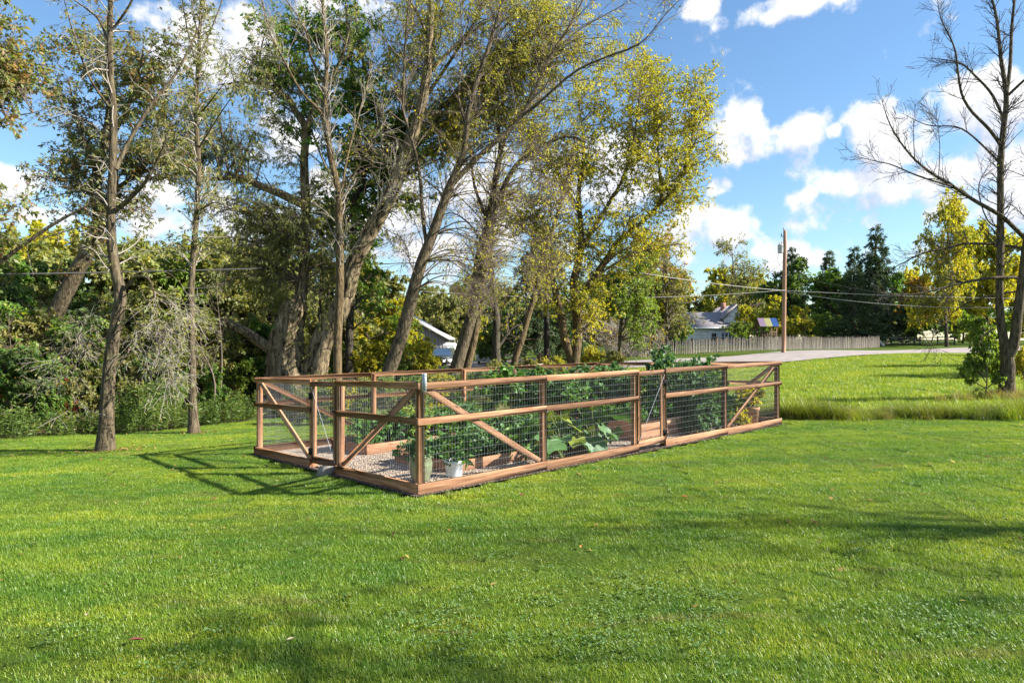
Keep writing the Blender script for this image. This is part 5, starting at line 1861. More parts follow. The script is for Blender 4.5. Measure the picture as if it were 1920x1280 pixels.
for dx in (-.09, .09):
    obj('bushing', Geo().lathe([(0, 0), (.035, 0), (.03, .06), (.045, .08), (.025, .14), (.035, .16), (.012, .22), (0, .22)], 10, (dx, 0, .34)).mesh('bushing', True), M_CABLEG, to)
obj('hanger', Geo().box((.24, 0, 0), (.12, .05, .4)), M_GALV, to)
hw = np.array([top[0] - bp[0], 0, at(0, 443, d_)[2] - bp[2]])
obj('insulator', Geo().lathe([(0, 0), (.05, 0), (.03, .07), (.06, .1), (.03, .17), (.045, .2), (0, .24)], 10).mesh('insulator', True), M_CABLEG, pole, Matrix.Translation(hw + [-.28, 0, 0]))
obj('bracket', Geo().box((-.16, 0, -.02), (.3, .05, .05)), M_GALV, pole, Matrix.Translation(hw))
obj('pole_top_pin', Geo().lathe([(0, 0), (.03, 0), (.03, .12), (.05, .14), (.03, .26), (0, .27)], 10).mesh('pole_top_pin', True), M_CABLEG, pole, Matrix.Translation(top - bp + [-.1, 0, -.02]))
g = Geo()
g.tubes(spline([tr + [-.1, 0, -.3], tr + [-.25, 0, -.9], tr + [.1, 0, -1.35], tr + [.35, 0, -1.2]], [.012, .012], 12)[0], np.full(12, .012), 5)
obj('drop_lead', g, M_CABLE, pole)
# dark pole among the trees
d2 = 38.
b2 = gp(1025, d2)
pole2 = empty('dark_utility_pole', tuple(b2), 'black weathered utility pole standing between the bare trunks and the maple', 'utility pole')
t2_ = at(1024, 440, d2)
g = Geo()
P, Rr = spline([np.array([0, 0, -.2]), (t2_ - b2) * .5, t2_ - b2], [.17, .155, .13], 8)
g.tubes(P, Rr, 12, cap=True)
obj('shaft', g.mesh('shaft', True), M_DARKPOLE, pole2)
obj('bracket', Geo().box((0, 0, 0), (.5, .12, .1)), M_GALV, pole2, Matrix.Translation(t2_ - b2 + [0, -.1, -1.0]))


def cable(A_, B_, sag, r, mat, label):
    A_, B_ = np.array(A_, float), np.array(B_, float)
    t = np.linspace(0, 1, 40)[:, None]
    P = A_ * (1 - t) + B_ * t
    P[:, 2] -= (4 * sag * t * (1 - t))[:, 0]
    g = Geo()
    g.tubes(P - A_, np.full(40, r), 6)
    obj('overhead_cable', g.mesh('overhead_cable', True), mat, None, Matrix.Translation(A_), label=label, cat='cable', group='overhead cables')


PA = lambda py: at(1471, py, d_) + [0, -.16, 0]
PB = lambda py: at(1025, py, d2) + [0, -.15, 0]
cable(PB(478), at(-400, 520, 15), .2, .024, M_CABLE, 'thick black cable running left from the black pole through the trees')
cable(PB(495), at(-400, 556, 30), .45, .012, M_CABLEG, 'thin pale cable below the thick black one through the trees')
cable(PB(480), PA(545), .25, .017, M_CABLEG, 'pale cable from the black pole to the brown utility pole')
cable(at(780, 545, 46), PA(544), .55, .017, M_CABLEG, 'pale cable dipping behind the maple to the brown utility pole')
cable(PA(545), at(2250, 560, 46), .25, .02, M_CABLEG, 'upper pale cable from the brown pole over the meadow')
cable(PA(547), at(2250, 540, 46), 1.3, .02, M_CABLEG, 'lower sagging pale cable from the brown pole over the meadow')
cable(PA(487), at(1405, 540, 64), .1, .014, M_CABLE, 'slanting service cable from the transformer down behind the house')
cable(PA(515), at(2250, 600, 46), .8, .013, M_CABLE, 'thin dark cable sagging from the brown pole past the spruces')

# ------------------------------------------------------------------ house
M_SIDING = plain('white_siding', (.66, .67, .68), .6)
M_TRIM = plain('white_trim', (.78, .78, .78), .5)
M_ROOF = plain('grey_shingles', (.23, .21, .22), .85, var=.3)
m = Mat('window_glass')
M_GLASS = m.bsdf((.025, .03, .04), .08, spec=.8)
hx, hy = 29.4, 95.
hb = np.array([hx, hy, 1.45])
house = empty('house', tuple(hb), 'white sided house with grey roof and sunroom windows behind the pickets', 'house')


def siding(name, x0, x1, y0, y1, z0, z1, parent):
    n = int((z1 - z0) / .22)
    g = Geo()
    g.box(((x0 + x1) / 2, (y0 + y1) / 2, (z0 + z1) / 2), (x1 - x0, y1 - y0, z1 - z0))
    w = obj(name, g, M_SIDING, parent)
    me = Geo().box((0, 0, 0), (x1 - x0 + .03, .03, .20)).mesh('clapboard')
    for i in range(n):
        obj('clapboard', me, M_SIDING, w, Matrix.Translation(((x0 + x1) / 2, y0 - .012, z0 + .11 + i * .22)) @ Matrix.Rotation(-.07, 4, 'X'))
    return w


def window(x, y, z, w, h, parent, cols=1, rows=2):
    f = obj('window', Geo().box((x, y, z), (w + .18, .08, h + .18)), M_TRIM, parent)
    cw, ch = w / cols, h / rows
    for i in range(cols):
        for j in range(rows):
            obj('pane', Geo().box((x - w / 2 + cw * (i + .5), y - .045, z - h / 2 + ch * (j + .5)), (cw - .06, .02, ch - .06)), M_GLASS, f)
    return f


siding('wing_wall', -4.4, 2.2, -1.5, 3.5, -.3, 2.5, house)
window(-.9, -1.56, 1.25, .75, 1.15, house)
for i in range(4):
    window(.35 + i * .52, -1.56, 1.25, .38, 1.2, house, 1, 2)
# wing roof (slopes up towards the back)
g = Geo()
g.prism([(-1.95, 2.42), (-1.95, 2.56), (2.6, 4.9), (4.0, 4.2), (4.0, 4.05), (2.6, 4.72)], (-4.8, 2.5))
obj('wing_roof', g, M_ROOF, house)
obj('fascia', Geo().box((-1.15, -1.98, 2.47), (7.3, .05, .2)), M_TRIM, house)
siding('gable_wall', 1.0, 4.4, -.4, 8, -.3, 4.0, house)
g = Geo()
g.add(np.array([(1.0, -.4, 4.0), (4.4, -.4, 4.0), (2.7, -.4, 5.6), (1.0, -.2, 4.0), (4.4, -.2, 4.0), (2.7, -.2, 5.6)]), [(0, 1, 4, 3), (1, 2, 5, 4), (2, 0, 3, 5)], [(0, 2, 1), (3, 4, 5)])
obj('gable', g, M_SIDING, house)
window(2.7, -.46, 4.4, .5, .7, house)
window(3.2, -.46, 2.6, .8, 1.1, house)
for sg in (-1, 1):
    g = Geo()
    a = np.array([2.7, -.75, 5.72])
    b = np.array([2.7 + sg * 2.05, -.75, 3.80])
    n_ = np.array([0, 9.2, 0])
    th = np.array([0, 0, .16])
    g.add(np.array([a, b, b + n_, a + n_, a + th, b + th, b + n_ + th, a + n_ + th]), [(0, 1, 2, 3), (4, 7, 6, 5), (0, 4, 5, 1), (1, 5, 6, 2), (2, 6, 7, 3), (3, 7, 4, 0)])
    obj('roof', g, M_ROOF, house)
obj('chimney', Geo().box((2.2, 4, 5.8), (.6, .6, 1.2)), plain('brick', (.30, .15, .11), .9), house)
obj('step', Geo().box((.9, -2.3, .05), (1.6, .9, .4)), M_TRIM, house)

# ------------------------------------------------------------------ play tower
pb = gp(1437, 64.)
pt_ = empty('play_tower', tuple(pb), 'wooden play tower with a striped purple, yellow and blue canopy', 'play tower')
M_PLAYW = plain('play_wood', (.15, .085, .055), .8)
zr = at(0, 612, 64.)[2] - pb[2]
for sx in (-.72, .72):
    for sy in (-.6, .6):
        obj('leg', Geo().box((sx, sy, zr / 2), (.1, .1, zr)), M_PLAYW, pt_)
obj('deck', Geo().box((0, 0, zr * .42), (1.6, 1.35, .08)), M_PLAYW, pt_)
for k_ in range(9):
    obj('baluster', Geo().box((-.64 + k_ * .16, -.66, zr * .42 + .38), (.06, .03, .66)), M_PLAYW, pt_)
obj('handrail', Geo().box((0, -.66, zr * .42 + .72), (1.6, .05, .08)), M_PLAYW, pt_)
obj('brace', Geo().box((-.3, -.68, zr * .2), (.08, .05, 1.3), Matrix.Rotation(.6, 3, 'Y')), M_PLAYW, pt_)
cols3 = [(.17, .12, .18), (.24, .235, .09), (.008, .05, .19)]
for k_ in range(3):
    x0, x1 = -.92 + k_ * .613, -.92 + (k_ + 1) * .613 - .004
    g = Geo()
    g.add(np.array([(x0, -.85, zr), (x1, -.85, zr), (x1 + .03, 0, zr + .82), (x0 + .03, 0, zr + .82), (x0, .85, zr), (x1, .85, zr)]) , [(0, 1, 2, 3), (3, 2, 5, 4)])
    obj('canopy_stripe', g, plain('canopy_' + 'abc'[k_], cols3[k_], .6), pt_)
obj('gable_end', Geo().add(np.array([(.94, -.8, zr), (.94, .8, zr), (.96, 0, zr + .76)]), None, [(0, 1, 2)]), M_PLAYW, pt_)
obj('swing_beam', Geo().box((-1.9, 0, zr - .35), (2.4, .1, .14)), M_PLAYW, pt_)
for sy in (-.7, .7):
    obj('swing_leg', Geo().box((-3.0, sy * .6, (zr - .35) / 2), (.09, .09, zr), Matrix.Rotation(sy * -.45, 3, 'X')), M_PLAYW, pt_)
# white slide by the rail fence
sb = gp(1649, 72.5)
g = Geo()
se = empty('white_slide', tuple(sb), 'small white plastic slide at the end of the picket fence', 'slide')
P, Rr = spline([(-.25, 0, 1.15), (-.05, 0, .8), (.2, 0, .3), (.45, 0, .12)], [.2, .2], 12)
g.tubes(P, np.full(12, .17), 8)
obj('chute', g.mesh('chute', True), M_TRIM, se)
obj('ladder', Geo().box((-.36, 0, .55), (.06, .36, 1.15)), M_TRIM, se)

# ------------------------------------------------------------------ barn, trailer, shed roof, car
bb = gp(770, 62.)
barn = empty('grey_barn', tuple(bb), 'grey board barn with pale sloping roof edge behind the bushes', 'barn')
zb = bb[2]
e_hi = at(770, 600, 62.)[2] - zb
e_lo = at(836, 635, 62.)[2] - zb
M_BARNW = plain('barn_board', (.30, .30, .31), .8, var=.25)
x_l, x_r = -5.5, (836 - 960) / F * 62. - bb[0]
slope = (e_lo - e_hi) / x_r
nb_ = int((x_r - x_l) / .3)
ridge_x = -1.0
for i in range(nb_):
    xa = x_l + i * .3
    xm = xa + .15
    zt = e_hi + slope * max(xm, ridge_x) if xm > ridge_x else e_hi + slope * ridge_x + slope * (ridge_x - xm)
    obj('wall_board', Geo().box((xm, 0, zt / 2 - .2), (.285, .05 + .01 * (i % 2), zt + .4)), M_BARNW, barn)
obj('side_wall', Geo().box((x_r - .05, 4.5, e_lo / 2 - .2), (.1, 9, e_lo + .4)), M_BARNW, barn)
g = Geo()
zr_ = e_hi + slope * ridge_x
a, b = np.array([ridge_x, -.4, zr_ + .06]), np.array([x_r + .35, -.4, e_lo + slope * .35 + .06])
n_ = np.array([0, 10, 0])
th = np.array([0, 0, .2])
g.add(np.array([a, b, b + n_, a + n_, a + th, b + th, b + n_ + th, a + n_ + th]), [(0, 1, 2, 3), (4, 7, 6, 5), (0, 4, 5, 1), (1, 5, 6, 2), (2, 6, 7, 3), (3, 7, 4, 0)])
obj('roof', g, plain('tin_roof', (.36, .37, .38), .6, .1), barn)
g = Geo()
c = np.array([2 * ridge_x - x_r - .35, -.4, e_lo + slope * .35 + .06])
g.add(np.array([a, c, c + n_, a + n_, a + th, c + th, c + n_ + th, a + n_ + th]), [(0, 3, 2, 1), (4, 5, 6, 7), (0, 1, 5, 4), (1, 2, 6, 5), (2, 3, 7, 6), (3, 0, 4, 7)])
obj('roof', g, plain('tin_roof_far', (.62, .63, .64), .45, .3), barn)
# hoop tent
tb = gp(845, 66.)
te = empty('canopy_tent', tuple(tb), 'pale green peaked canopy tent behind the parked car', 'tent')
zt = at(0, 642, 66.)[2] - tb[2]
ze = at(0, 655, 66.)[2] - tb[2]
obj('roof', Geo().add(np.array([(-1.9, -2, ze), (1.9, -2, ze), (1.9, 2, ze), (-1.9, 2, ze), (-.4, 0, zt), (.4, 0, zt)]), [(0, 1, 5, 4), (2, 3, 4, 5)], [(1, 2, 5), (3, 0, 4)]), plain('tent_fabric', (.50, .56, .50), .7), te)
obj('side_panel', Geo().box((0, -1.98, ze / 2), (3.7, .03, ze)), plain('tent_side', (.36, .45, .38), .7), te)
for sx in (-1.85, 1.85):
    obj('leg', Geo().box((sx, -2, ze / 2), (.06, .06, ze)), M_GALV, te)
# trailers
M_WHITE = plain('white_panel', (.66, .69, .73), .5)
for (pxa, pxb, pya, dd_, lab) in ((893, 927, 658, 55., 'white box trailer parked behind the bare trunks'), (940, 985, 656, 60., 'white camper trailer partly hidden behind the slanting trunk')):
    ba = gp((pxa + pxb) / 2, dd_)
    te = empty('trailer', tuple(ba), lab, 'trailer')
    w_ = (pxb - pxa) / F * dd_
    ht = at(0, pya, dd_)[2] - ba[2]
    g = Geo()
    g.box((0, 1.6, ht / 2 + .2), (w_, 3.2, ht - .4))
    bd = obj('body', g, M_WHITE, te)
    for i in range(4):
        obj('panel_seam', Geo().box((-w_ / 2 + w_ * (i + .5) / 4, -.004, ht / 2 + .2), (.025, .012, ht - .46)), M_GALV, te)
    obj('roof_trim', Geo().box((0, 1.6, ht + .02), (w_ + .06, 3.26, .06)), M_GALV, te)
    obj('door', Geo().box((w_ * .2, -.02, ht * .5), (w_ * .3, .03, ht * .62)), M_TRIM, te)
    for sx in (-1, 1):
        w = obj('wheel', Geo().lathe([(0, -.1), (.2, -.1), (.32, -.09), (.33, 0), (.32, .09), (.2, .1), (0, .1)], 18).mesh('wheel', True), M_BLACK, te)
        w.matrix_basis = Matrix.Translation((sx * (w_ / 2 - .15), 1.6, .33)) @ Matrix.Rotation(R_(90), 4, 'Y')

# parked off-road car, front towards the camera
cb = gp(829, 49.)
car = empty('parked_car', (cb[0], cb[1], cb[2] + .13), 'dark off-road car with roof rack and bull bar parked on the drive', 'car')
M_PAINT = Mat('dark_paint').bsdf((.045, .055, .05), .3, spec=.6)
M_CHROME = plain('chrome_trim', (.45, .46, .47), .25, .9)
m = Mat('windscreen')
M_WS = m.bsdf((.05, .09, .16), .06, spec=1.0)
# body: section extruded across the width; the front is at -y
g = Geo()
body = [(-2.2, .42), (-2.24, .62), (-2.2, .92), (-2.05, 1.0), (-1.0, 1.06), (-.9, 1.1), (2.2, 1.12), (2.25, .6), (2.2, .42)]
g.prism(body, (-.92, .92))
obj('body', g, M_PAINT, car)
g = Geo()
cab = np.array([(-.88, -.98, 1.08), (.88, -.98, 1.08), (.88, 2.15, 1.08), (-.88, 2.15, 1.08), (-.70, -.42, 1.66), (.70, -.42, 1.66), (.72, 2.0, 1.68), (-.72, 2.0, 1.68)])
g.add(cab, [(0, 1, 5, 4), (1, 2, 6, 5), (2, 3, 7, 6), (3, 0, 4, 7), (4, 5, 6, 7)])
obj('cabin', g, M_PAINT, car)
g = Geo()
k1, k2 = .10, .92
W0 = lambda s, a, b: np.array(a) * (1 - s) + np.array(b) * s
bl, br, tl, tr_ = cab[0], cab[1], cab[4], cab[5]
q0, q1 = W0(k1, bl, tl) + [.1, 0, 0], W0(k1, br, tr_) - [.1, 0, 0]
q2, q3 = W0(k2, br, tr_) - [.1, 0, 0], W0(k2, bl, tl) + [.1, 0, 0]
fo = np.array([0, -.015, .012])
g.add(np.array([q0, q1, q2, q3]) + fo, [(0, 1, 2, 3)])
obj('windscreen', g, M_WS, car)
for sx in (-1, 1):
    g = Geo()
    g.add(np.array([(sx * .876, -.7, 1.16), (sx * .876, 1.9, 1.16), (sx * .745, 1.8, 1.6), (sx * .735, -.36, 1.6)]) + [sx * .012, 0, 0], [(0, 1, 2, 3)])
    obj('side_window', g, M_WS, car)
    obj('headlight', Geo().box((sx * .68, -2.235, .8), (.34, .05, .2)), plain('lamp_lens', (.7, .72, .72), .2), car)
    obj('mirror', Geo().box((sx * 1.06, -.78, 1.16), (.22, .1, .17)), M_PAINT, car)
    obj('fender', Geo().box((sx * .93, -1.45, .7), (.08, .95, .42)), M_BLACK, car)
    for yy in (-1.45, 1.4):
        w = obj('wheel', Geo().lathe([(0, -.13), (.22, -.13), (.37, -.11), (.39, 0), (.37, .11), (.22, .13), (0, .13)], 20).mesh('wheel', True), M_BLACK, car)
        w.matrix_basis = Matrix.Translation((sx * .80, yy, .27)) @ Matrix.Rotation(R_(90), 4, 'Y')
        rim = obj('rim', Geo().lathe([(0, 0), (.2, 0), (.21, .02), (0, .02)], 14).mesh('rim', True), M_CHROME, w)
        rim.matrix_basis = Matrix.Translation((0, 0, sx * .13))
obj('grille', Geo().box((0, -2.235, .78), (.95, .04, .24)), M_BLACK, car)
for i in range(4):
    obj('grille_bar', Geo().box((0, -2.262, .70 + i * .055), (.92, .015, .018)), M_CHROME, car)
obj('bumper', Geo().box((0, -2.3, .48), (1.9, .2, .2)), M_BLACK, car)
obj('number_plate', Geo().box((0, -2.41, .5), (.32, .015, .12)), M_TRIM, car)
g = Geo()
for P_ in ([(-.5, -2.42, .42), (-.5, -2.45, .95), (.5, -2.45, .95), (.5, -2.42, .42)], [(-.75, -2.42, .68), (-.3, -2.46, .70), (.3, -2.46, .70), (.75, -2.42, .68)], [(-.2, -2.42, .42), (-.2, -2.45, .95)], [(.2, -2.42, .42), (.2, -2.45, .95)]):
    p, r = spline(P_, [.035, .035], 14)
    g.tubes(p, r, 8)
obj('bull_bar', g.mesh('bull_bar', True), M_BLACK, car)
g = Geo()
for P_ in ([(-.66, -.3, 1.82), (-.66, 1.9, 1.82)], [(.66, -.3, 1.82), (.66, 1.9, 1.82)], *[[(-.66, y, 1.80), (.66, y, 1.80)] for y in (-.3, .3, .9, 1.5, 1.9)], *[[(x, y, 1.64), (x, y, 1.82)] for x in (-.66, .66) for y in (-.2, .8, 1.8)]):
    g.tubes(np.array(P_, float), np.array([.025, .025]), 6)
obj('roof_rack', g.mesh('roof_rack', True), M_GALV, car)
obj('hood_line', Geo().box((0, -1.6, 1.045), (1.5, 1.0, .03), Matrix.Rotation(.06, 3, 'X')), M_PAINT, car)
# ------------------------------------------------------------------ grass (instanced tufts: nobody could count it)
def grass_mat(name, c0, c1, c2, trans=.42, stripe=True):
    m = Mat(name)
    p = m.pos()
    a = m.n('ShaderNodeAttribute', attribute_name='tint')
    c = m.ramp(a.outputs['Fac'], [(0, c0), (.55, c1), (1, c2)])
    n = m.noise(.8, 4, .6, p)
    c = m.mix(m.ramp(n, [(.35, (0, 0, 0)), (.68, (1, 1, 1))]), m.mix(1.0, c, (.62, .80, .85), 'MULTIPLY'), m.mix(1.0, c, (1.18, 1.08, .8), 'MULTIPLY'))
    if stripe:   # mowing streaks, plus soft lawn shade put into the colour as darker bands
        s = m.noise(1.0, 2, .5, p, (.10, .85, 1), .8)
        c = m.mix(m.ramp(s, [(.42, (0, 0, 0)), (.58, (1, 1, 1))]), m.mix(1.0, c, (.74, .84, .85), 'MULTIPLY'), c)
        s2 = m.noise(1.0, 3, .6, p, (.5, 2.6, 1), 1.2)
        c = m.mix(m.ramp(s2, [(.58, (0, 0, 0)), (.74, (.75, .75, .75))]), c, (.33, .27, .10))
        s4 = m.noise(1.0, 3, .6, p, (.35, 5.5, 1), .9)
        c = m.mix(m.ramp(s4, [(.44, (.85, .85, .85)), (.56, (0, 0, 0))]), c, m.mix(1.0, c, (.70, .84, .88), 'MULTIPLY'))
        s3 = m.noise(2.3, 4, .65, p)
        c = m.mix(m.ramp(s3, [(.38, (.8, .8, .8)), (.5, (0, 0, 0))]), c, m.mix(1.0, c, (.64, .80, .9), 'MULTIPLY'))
    d, t, g = m.n('ShaderNodeBsdfDiffuse'), m.n('ShaderNodeBsdfTranslucent'), m.n('ShaderNodeBsdfGlossy')
    m.l(c, d.inputs[0])
    m.l(m.mix(1.0, c, (1.1, 1.1, .55), 'MULTIPLY'), t.inputs[0])
    g.inputs['Roughness'].default_value = .4
    x, y = m.n('ShaderNodeMixShader'), m.n('ShaderNodeMixShader')
    x.inputs[0].default_value = trans
    y.inputs[0].default_value = .04
    m.l(d.outputs[0], x.inputs[1])
    m.l(t.outputs[0], x.inputs[2])
    m.l(x.outputs[0], y.inputs[1])
    m.l(g.outputs[0], y.inputs[2])
    m.l(y.outputs[0], m.out.inputs[0])
    return m.m


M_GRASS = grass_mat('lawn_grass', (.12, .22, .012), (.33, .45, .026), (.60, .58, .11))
M_MEADOW = grass_mat('meadow_grass', (.18, .29, .014), (.32, .43, .024), (.54, .50, .12), stripe=False)
M_ROUGH = grass_mat('rough_grass', (.05, .10, .012), (.13, .20, .02), (.36, .32, .09), stripe=False)
M_CLOVER = leaf_mat('clover_leaves', [(0, (.09, .19, .03)), (1, (.22, .33, .09))], .4, .06)


def blade_patch(name, n, size, h, w, seed, mat, lean=.5, seg=3):
    rg = np.random.default_rng(seed)
    b = rg.uniform(-size / 2, size / 2, (n, 2))
    a = rg.uniform(0, 6.283, n)
    l = h * rg.uniform(.5, 1.25, n)
    ln = rg.uniform(.1, 1, n) * lean
    t = np.linspace(0, 1, seg)
    dr = np.stack([np.cos(a), np.sin(a)], -1)
    x = b[:, None] + dr[:, None] * (ln * l)[:, None, None] * (t ** 1.6)[None, :, None]
    z = l[:, None] * t * (1 - .3 * ln[:, None] * t)
    P = np.concatenate([x, z[..., None]], -1)
    sd = np.stack([-np.sin(a), np.cos(a), 0 * a], -1)[:, None] * (w * (1 - .8 * t))[None, :, None] * .5
    V = np.stack([P - sd, P + sd], 2)
    idx = np.arange(n * seg * 2).reshape(n, seg, 2)
    q = np.stack([idx[:, :-1, 0], idx[:, :-1, 1], idx[:, 1:, 1], idx[:, 1:, 0]], -1).reshape(-1, 4)
    me = Geo().add(V.reshape(-1, 3), q, tint=np.repeat(rg.random(n), seg * 2)).mesh(name)
    me.materials.append(mat)
    return bpy.data.objects.new(name, me)


def scatter(name, protos, pts, rot, scl, label, cat):
    """one object whose geometry nodes set a prototype on every point."""
    col = bpy.data.collections.new(name + '_source')
    for p in protos:
        col.objects.link(p)
    me = bpy.data.meshes.new(name)
    me.vertices.add(len(pts))
    me.vertices.foreach_set('co', np.asarray(pts, float).ravel())
    a = me.attributes.new('rot', 'FLOAT', 'POINT')
    a.data.foreach_set('value', rot)
    a = me.attributes.new('scl', 'FLOAT', 'POINT')
    a.data.foreach_set('value', scl)
    me.update()
    o = bpy.data.objects.new(name, me)
    COL.objects.link(o)
    ng = bpy.data.node_groups.new(name + '_nodes', 'GeometryNodeTree')
    ng.interface.new_socket('Geometry', in_out='INPUT', socket_type='NodeSocketGeometry')
    ng.interface.new_socket('Geometry', in_out='OUTPUT', socket_type='NodeSocketGeometry')
    n, k = ng.nodes, ng.links
    gi, go = n.new('NodeGroupInput'), n.new('NodeGroupOutput')
    ci = n.new('GeometryNodeCollectionInfo')
    ci.inputs['Collection'].default_value = col
    ci.inputs['Separate Children'].default_value = True
    ci.inputs['Reset Children'].default_value = True
    ip = n.new('GeometryNodeInstanceOnPoints')
    ip.inputs['Pick Instance'].default_value = True
    ra = n.new('GeometryNodeInputNamedAttribute')
    ra.data_type = 'FLOAT'
    ra.inputs[0].default_value = 'rot'
    sa = n.new('GeometryNodeInputNamedAttribute')
    sa.data_type = 'FLOAT'
    sa.inputs[0].default_value = 'scl'
    cx = n.new('ShaderNodeCombineXYZ')
    k.new(ra.outputs[0], cx.inputs[2])
    k.new(gi.outputs[0], ip.inputs['Points'])
    k.new(ci.outputs[0], ip.inputs['Instance'])
    k.new(cx.outputs[0], ip.inputs['Rotation'])
    k.new(sa.outputs[0], ip.inputs['Scale'])
    k.new(ip.outputs[0], go.inputs[0])
    md = o.modifiers.new('scatter', 'NODES')
    md.node_group = ng
    setp(o, label, cat, None, 'stuff')
    return o


def in_garden(x, y, pad=.16):
    r = np.stack([x - N0[0], y - N0[1]], -1)
    u, v = r @ UR, r @ VL
    return (u > -pad) & (u < GU + pad) & (v > -pad) & (v < GV + pad)


rgg = np.random.default_rng(91)


def ragged(x):
    return .16 * np.sin(x * 2.1) + .12 * np.sin(x * 4.7 + 1) + .08 * np.sin(x * 9.3)

# mown lawn
sz = .5
gx, gy = np.meshgrid(np.arange(-17, 19, sz * .92), np.arange(3.2, 24, sz * .92))
x = gx.ravel() + rgg.uniform(-.08, .08, gx.size)
y = gy.ravel() + rgg.uniform(-.08, .08, gx.size)
ok = (np.abs(x) < .80 * y + 1.2) & ~in_garden(x, y, .36) & ~in_poly(x, y, WOODS)
edge_y = np.interp(x, [4, 7.0, 12, 20], [19, 16.6, 15.3, 14.4]) + ragged(x)
ok &= ~((x > 5.5) & (y > edge_y))
x, y = x[ok], y[ok]
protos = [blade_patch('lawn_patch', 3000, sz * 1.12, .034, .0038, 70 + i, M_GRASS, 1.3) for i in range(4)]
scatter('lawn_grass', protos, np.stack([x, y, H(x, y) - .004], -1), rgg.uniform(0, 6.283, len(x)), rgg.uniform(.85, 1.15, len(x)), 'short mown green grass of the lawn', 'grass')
# rows of small patches that finish the lawn against the fence
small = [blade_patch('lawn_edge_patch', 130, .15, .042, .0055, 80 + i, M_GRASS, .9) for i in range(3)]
n = 14000
x, y = rgg.uniform(-7, 10, n), rgg.uniform(7.5, 21, n)
ok = ~in_garden(x, y, .19) & in_garden(x, y, .75)
x, y = x[ok], y[ok]
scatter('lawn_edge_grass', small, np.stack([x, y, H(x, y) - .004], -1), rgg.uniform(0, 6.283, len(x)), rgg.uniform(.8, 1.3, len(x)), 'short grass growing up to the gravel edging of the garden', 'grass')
# tall rough grass where the mowing stops
tall = [blade_patch('tall_tuft', 130, .42, .30 + .05 * i, .007, 85 + i, [M_ROUGH, M_ROUGH, L_STRAW, M_MEADOW, M_ROUGH][i], .9 + .15 * i, 4) for i in range(5)]
n = 1500
x = rgg.uniform(5.6, 22, n)
e_y = np.interp(x, [4, 7.0, 12, 20], [19, 16.6, 15.3, 14.4])
y = e_y + ragged(x) + np.abs(rgg.normal(0, .6, n)) + .05 - (rgg.random(n) < .06) * rgg.uniform(0, .5, n)
ok = ~in_garden(x, y, .3)
x, y = x[ok], y[ok]
scatter('tall_grass', tall, np.stack([x, y, H(x, y) - .01], -1), rgg.uniform(0, 6.283, len(x)), np.clip(rgg.uniform(.35, 1.0, len(x)) * (1 + .35 * np.sin(x * 1.9) * np.sin(x * .7 + 2)), .3, 1.3), 'tall rough grass along the edge where the mowing stops', 'grass')
# meadow to the road
mead = [blade_patch('meadow_patch', 420, .95, .13, .012, 95 + i, M_MEADOW, .8) for i in range(4)]
gx, gy = np.meshgrid(np.arange(2, 46, .8), np.arange(15.5, 58, .8))
x = gx.ravel() + rgg.uniform(-.15, .15, gx.size)
y = gy.ravel() + rgg.uniform(-.15, .15, gx.size)
road_y = np.interp(x, [a for a, b in near_e], [b for a, b in near_e])
e_y = np.interp(x, [4, 7.0, 12, 20], [19, 16.6, 15.3, 14.4])
ok = (y > e_y + .3) & (y < road_y - .3) & (x < .8 * y + 3) & ~in_garden(x, y, .5) & ~in_poly(x, y, WOODS)
x, y = x[ok], y[ok]
scatter('meadow_grass', mead, np.stack([x, y, H(x, y) - .01], -1), rgg.uniform(0, 6.283, len(x)), rgg.uniform(.7, 1.2, len(x)), 'bright grass of the meadow between the lawn and the road', 'grass')
# dry tufts at the foot of the bare meadow tree
dry = [blade_patch('dry_tuft', 90, .3, .4, .008, 99 + i, L_STRAW, .9, 4) for i in range(2)]
n = 60
x = 15.2 + rgg.normal(0, .7, n)
y = 20.3 + rgg.normal(0, .35, n)
scatter('dry_grass', dry, np.stack([x, y, H(x, y)], -1), rgg.uniform(0, 6.283, n), rgg.uniform(.5, 1.1, n), 'dry straw-coloured grass around the bare meadow tree', 'grass')


# clover patches in the lawn
def clover_proto(seed):
    rg = np.random.default_rng(seed)
    g = Geo()
    nq = 26
    for i in range(nq):
        c = np.array([rg.normal(0, .17), rg.normal(0, .17), rg.uniform(.025, .05)])
        tt_ = rg.random()
        for k_ in range(3):
            a = k_ * 2.094 + rg.uniform(0, .6)
            r = rg.uniform(.006, .010)
            m_ = c + np.array([math.cos(a), math.sin(a), 0]) * r
            ang = np.arange(6) * math.pi / 3
            v = np.stack([m_[0] + r * np.cos(ang), m_[1] + r * np.sin(ang), np.full(6, m_[2]) + .004 * np.cos(ang - a)], -1)
            g.add(v, [(0, 1, 2, 3), (0, 3, 4, 5)], tint=tt_)
    me = g.mesh('clover_patch')
    me.materials.append(M_CLOVER)
    return bpy.data.objects.new('clover_patch', me)


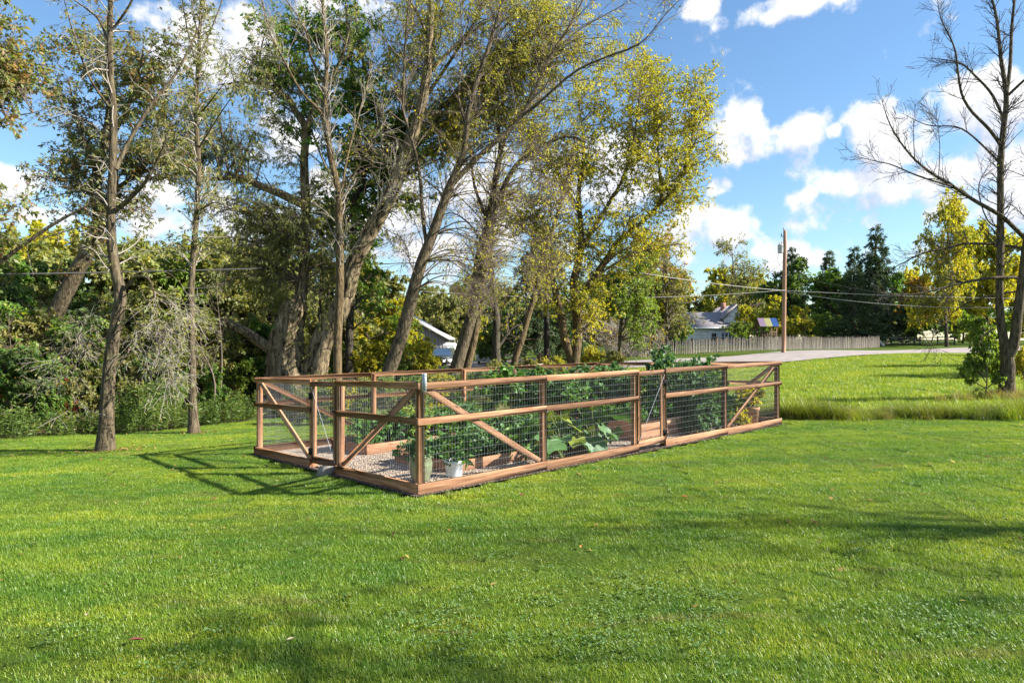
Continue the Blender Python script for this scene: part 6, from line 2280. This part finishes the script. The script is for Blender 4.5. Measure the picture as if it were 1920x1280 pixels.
cp, cs = [], []
for (px, py, n, sp) in ((1100, 1180, 60, .55), (1330, 1160, 30, .5), (1000, 1080, 18, .6), (1250, 1040, 22, .5), (900, 1230, 30, .5), (1180, 1250, 40, .4), (1600, 960, 30, .9), (1750, 1100, 24, .7), (620, 1080, 20, .6), (350, 1230, 26, .5), (1320, 920, 20, .8), (1850, 1230, 26, .5)):
    d_ = CH * F / (py - 640)
    cx_, cy_ = (px - 960) / F * d_, d_
    for i in range(max(3, n // 4)):
        cp.append((cx_ + rgg.normal(0, sp), cy_ + rgg.normal(0, sp * .6)))
cp = np.array(cp)
ok = ~in_garden(cp[:, 0], cp[:, 1], .3)
cp = cp[ok]
scatter('clover', [clover_proto(i) for i in (1, 2, 3)], np.stack([cp[:, 0], cp[:, 1], H(cp[:, 0], cp[:, 1])], -1), rgg.uniform(0, 6.283, len(cp)), rgg.uniform(.7, 1.1, len(cp)), 'patches of round-leaved clover growing in the lawn', 'clover')

# fallen leaves lying on the lawn
for i, (px, py, L, col, lab) in enumerate([(255, 1197, .10, (.24, .07, .05), 'curled red-brown fallen leaf lying alone on the lawn'), (1090, 1023, .07, (.50, .22, .05), 'orange fallen leaf on the lawn before the garden corner'),
                                           (1284, 930, .09, (.42, .14, .04), 'rust coloured fallen leaf on the sunlit lawn beside the fence'), (545, 1195, .05, (.45, .38, .26), 'pale dry fallen leaf on the shaded lawn'),
                                           (162, 1150, .05, (.36, .27, .17), 'small tan fallen leaf on the lawn'), (1345, 905, .06, (.4, .12, .03), 'small red fallen leaf near the sunlit side of the fence')]):
    d_ = CH * F / (py - 640)
    for _ in range(4):
        xx = (px - 960) / F * d_
        d_ = (CH - hz(xx, d_) - .045) * F / (py - 640)
    xx = (px - 960) / F * d_
    g = Geo()
    v = np.array([(-.5, 0, .02), (-.2, .22, .12), (.25, .18, .10), (.6, 0, .05), (.25, -.18, .16), (-.2, -.22, .14), (0, 0, 0)]) * L
    g.add(v, None, [(0, 6, 1), (1, 6, 2), (2, 6, 3), (3, 6, 4), (4, 6, 5), (5, 6, 0)])
    obj('fallen_leaf', g.mesh('fallen_leaf', True), plain('dry_leaf', col, .8, var=.25), None, Matrix.Translation((xx, d_, hz(xx, d_) + .038)) @ Matrix.Rotation(i * 1.3, 4, 'Z'), label=lab, cat='leaf')


# fallen leaves too many to count: under the trees and thinly over the lawn
def litter():
    rg = np.random.default_rng(55)
    pts = []
    for (px, d_, n, sp) in ((197, 14.0, 260, .45), (364, 17.2, 150, .4), (1888, 20.4, 60, .6)):
        c = gp(px, d_)
        pts.append(np.stack([c[0] + rg.normal(0, sp, n), c[1] + rg.normal(0, sp * .8, n)], -1))
    pts.append(np.stack([rg.uniform(-13, 11, 420), rg.uniform(4.5, 18, 420)], -1))
    pts.append(np.stack([rg.uniform(-14, -5, 300), rg.uniform(12, 19, 300)], -1))
    p = np.concatenate(pts)
    p = p[~in_garden(p[:, 0], p[:, 1], .3)]
    n = len(p)
    z = H(p[:, 0], p[:, 1]) + rg.uniform(.012, .034, n)
    C = np.concatenate([p, z[:, None]], 1)
    a = rg.uniform(0, 6.283, n)
    L = rg.uniform(.018, .05, n)[:, None]
    dx = np.stack([np.cos(a), np.sin(a), rg.normal(0, .25, n)], -1) * L
    dy = np.stack([-np.sin(a), np.cos(a), rg.normal(0, .25, n)], -1) * L * .5
    V = np.stack([C - dx, C + dy + [0, 0, .006], C + dx, C - dy + [0, 0, .006]], 1)
    g = Geo().add(V.reshape(-1, 3), np.arange(4 * n).reshape(n, 4), tint=np.repeat(rg.random(n), 4))
    o = obj('leaf_litter', g.mesh('leaf_litter'), leaf_mat('litter_leaves', [(0, (.12, .06, .03)), (.5, (.30, .17, .07)), (.8, (.42, .30, .10)), (1, (.50, .40, .12))], .2, .02), kind='stuff')
    setp(o, 'small dry fallen leaves strewn over the lawn and under the trees', 'leaves')


litter()
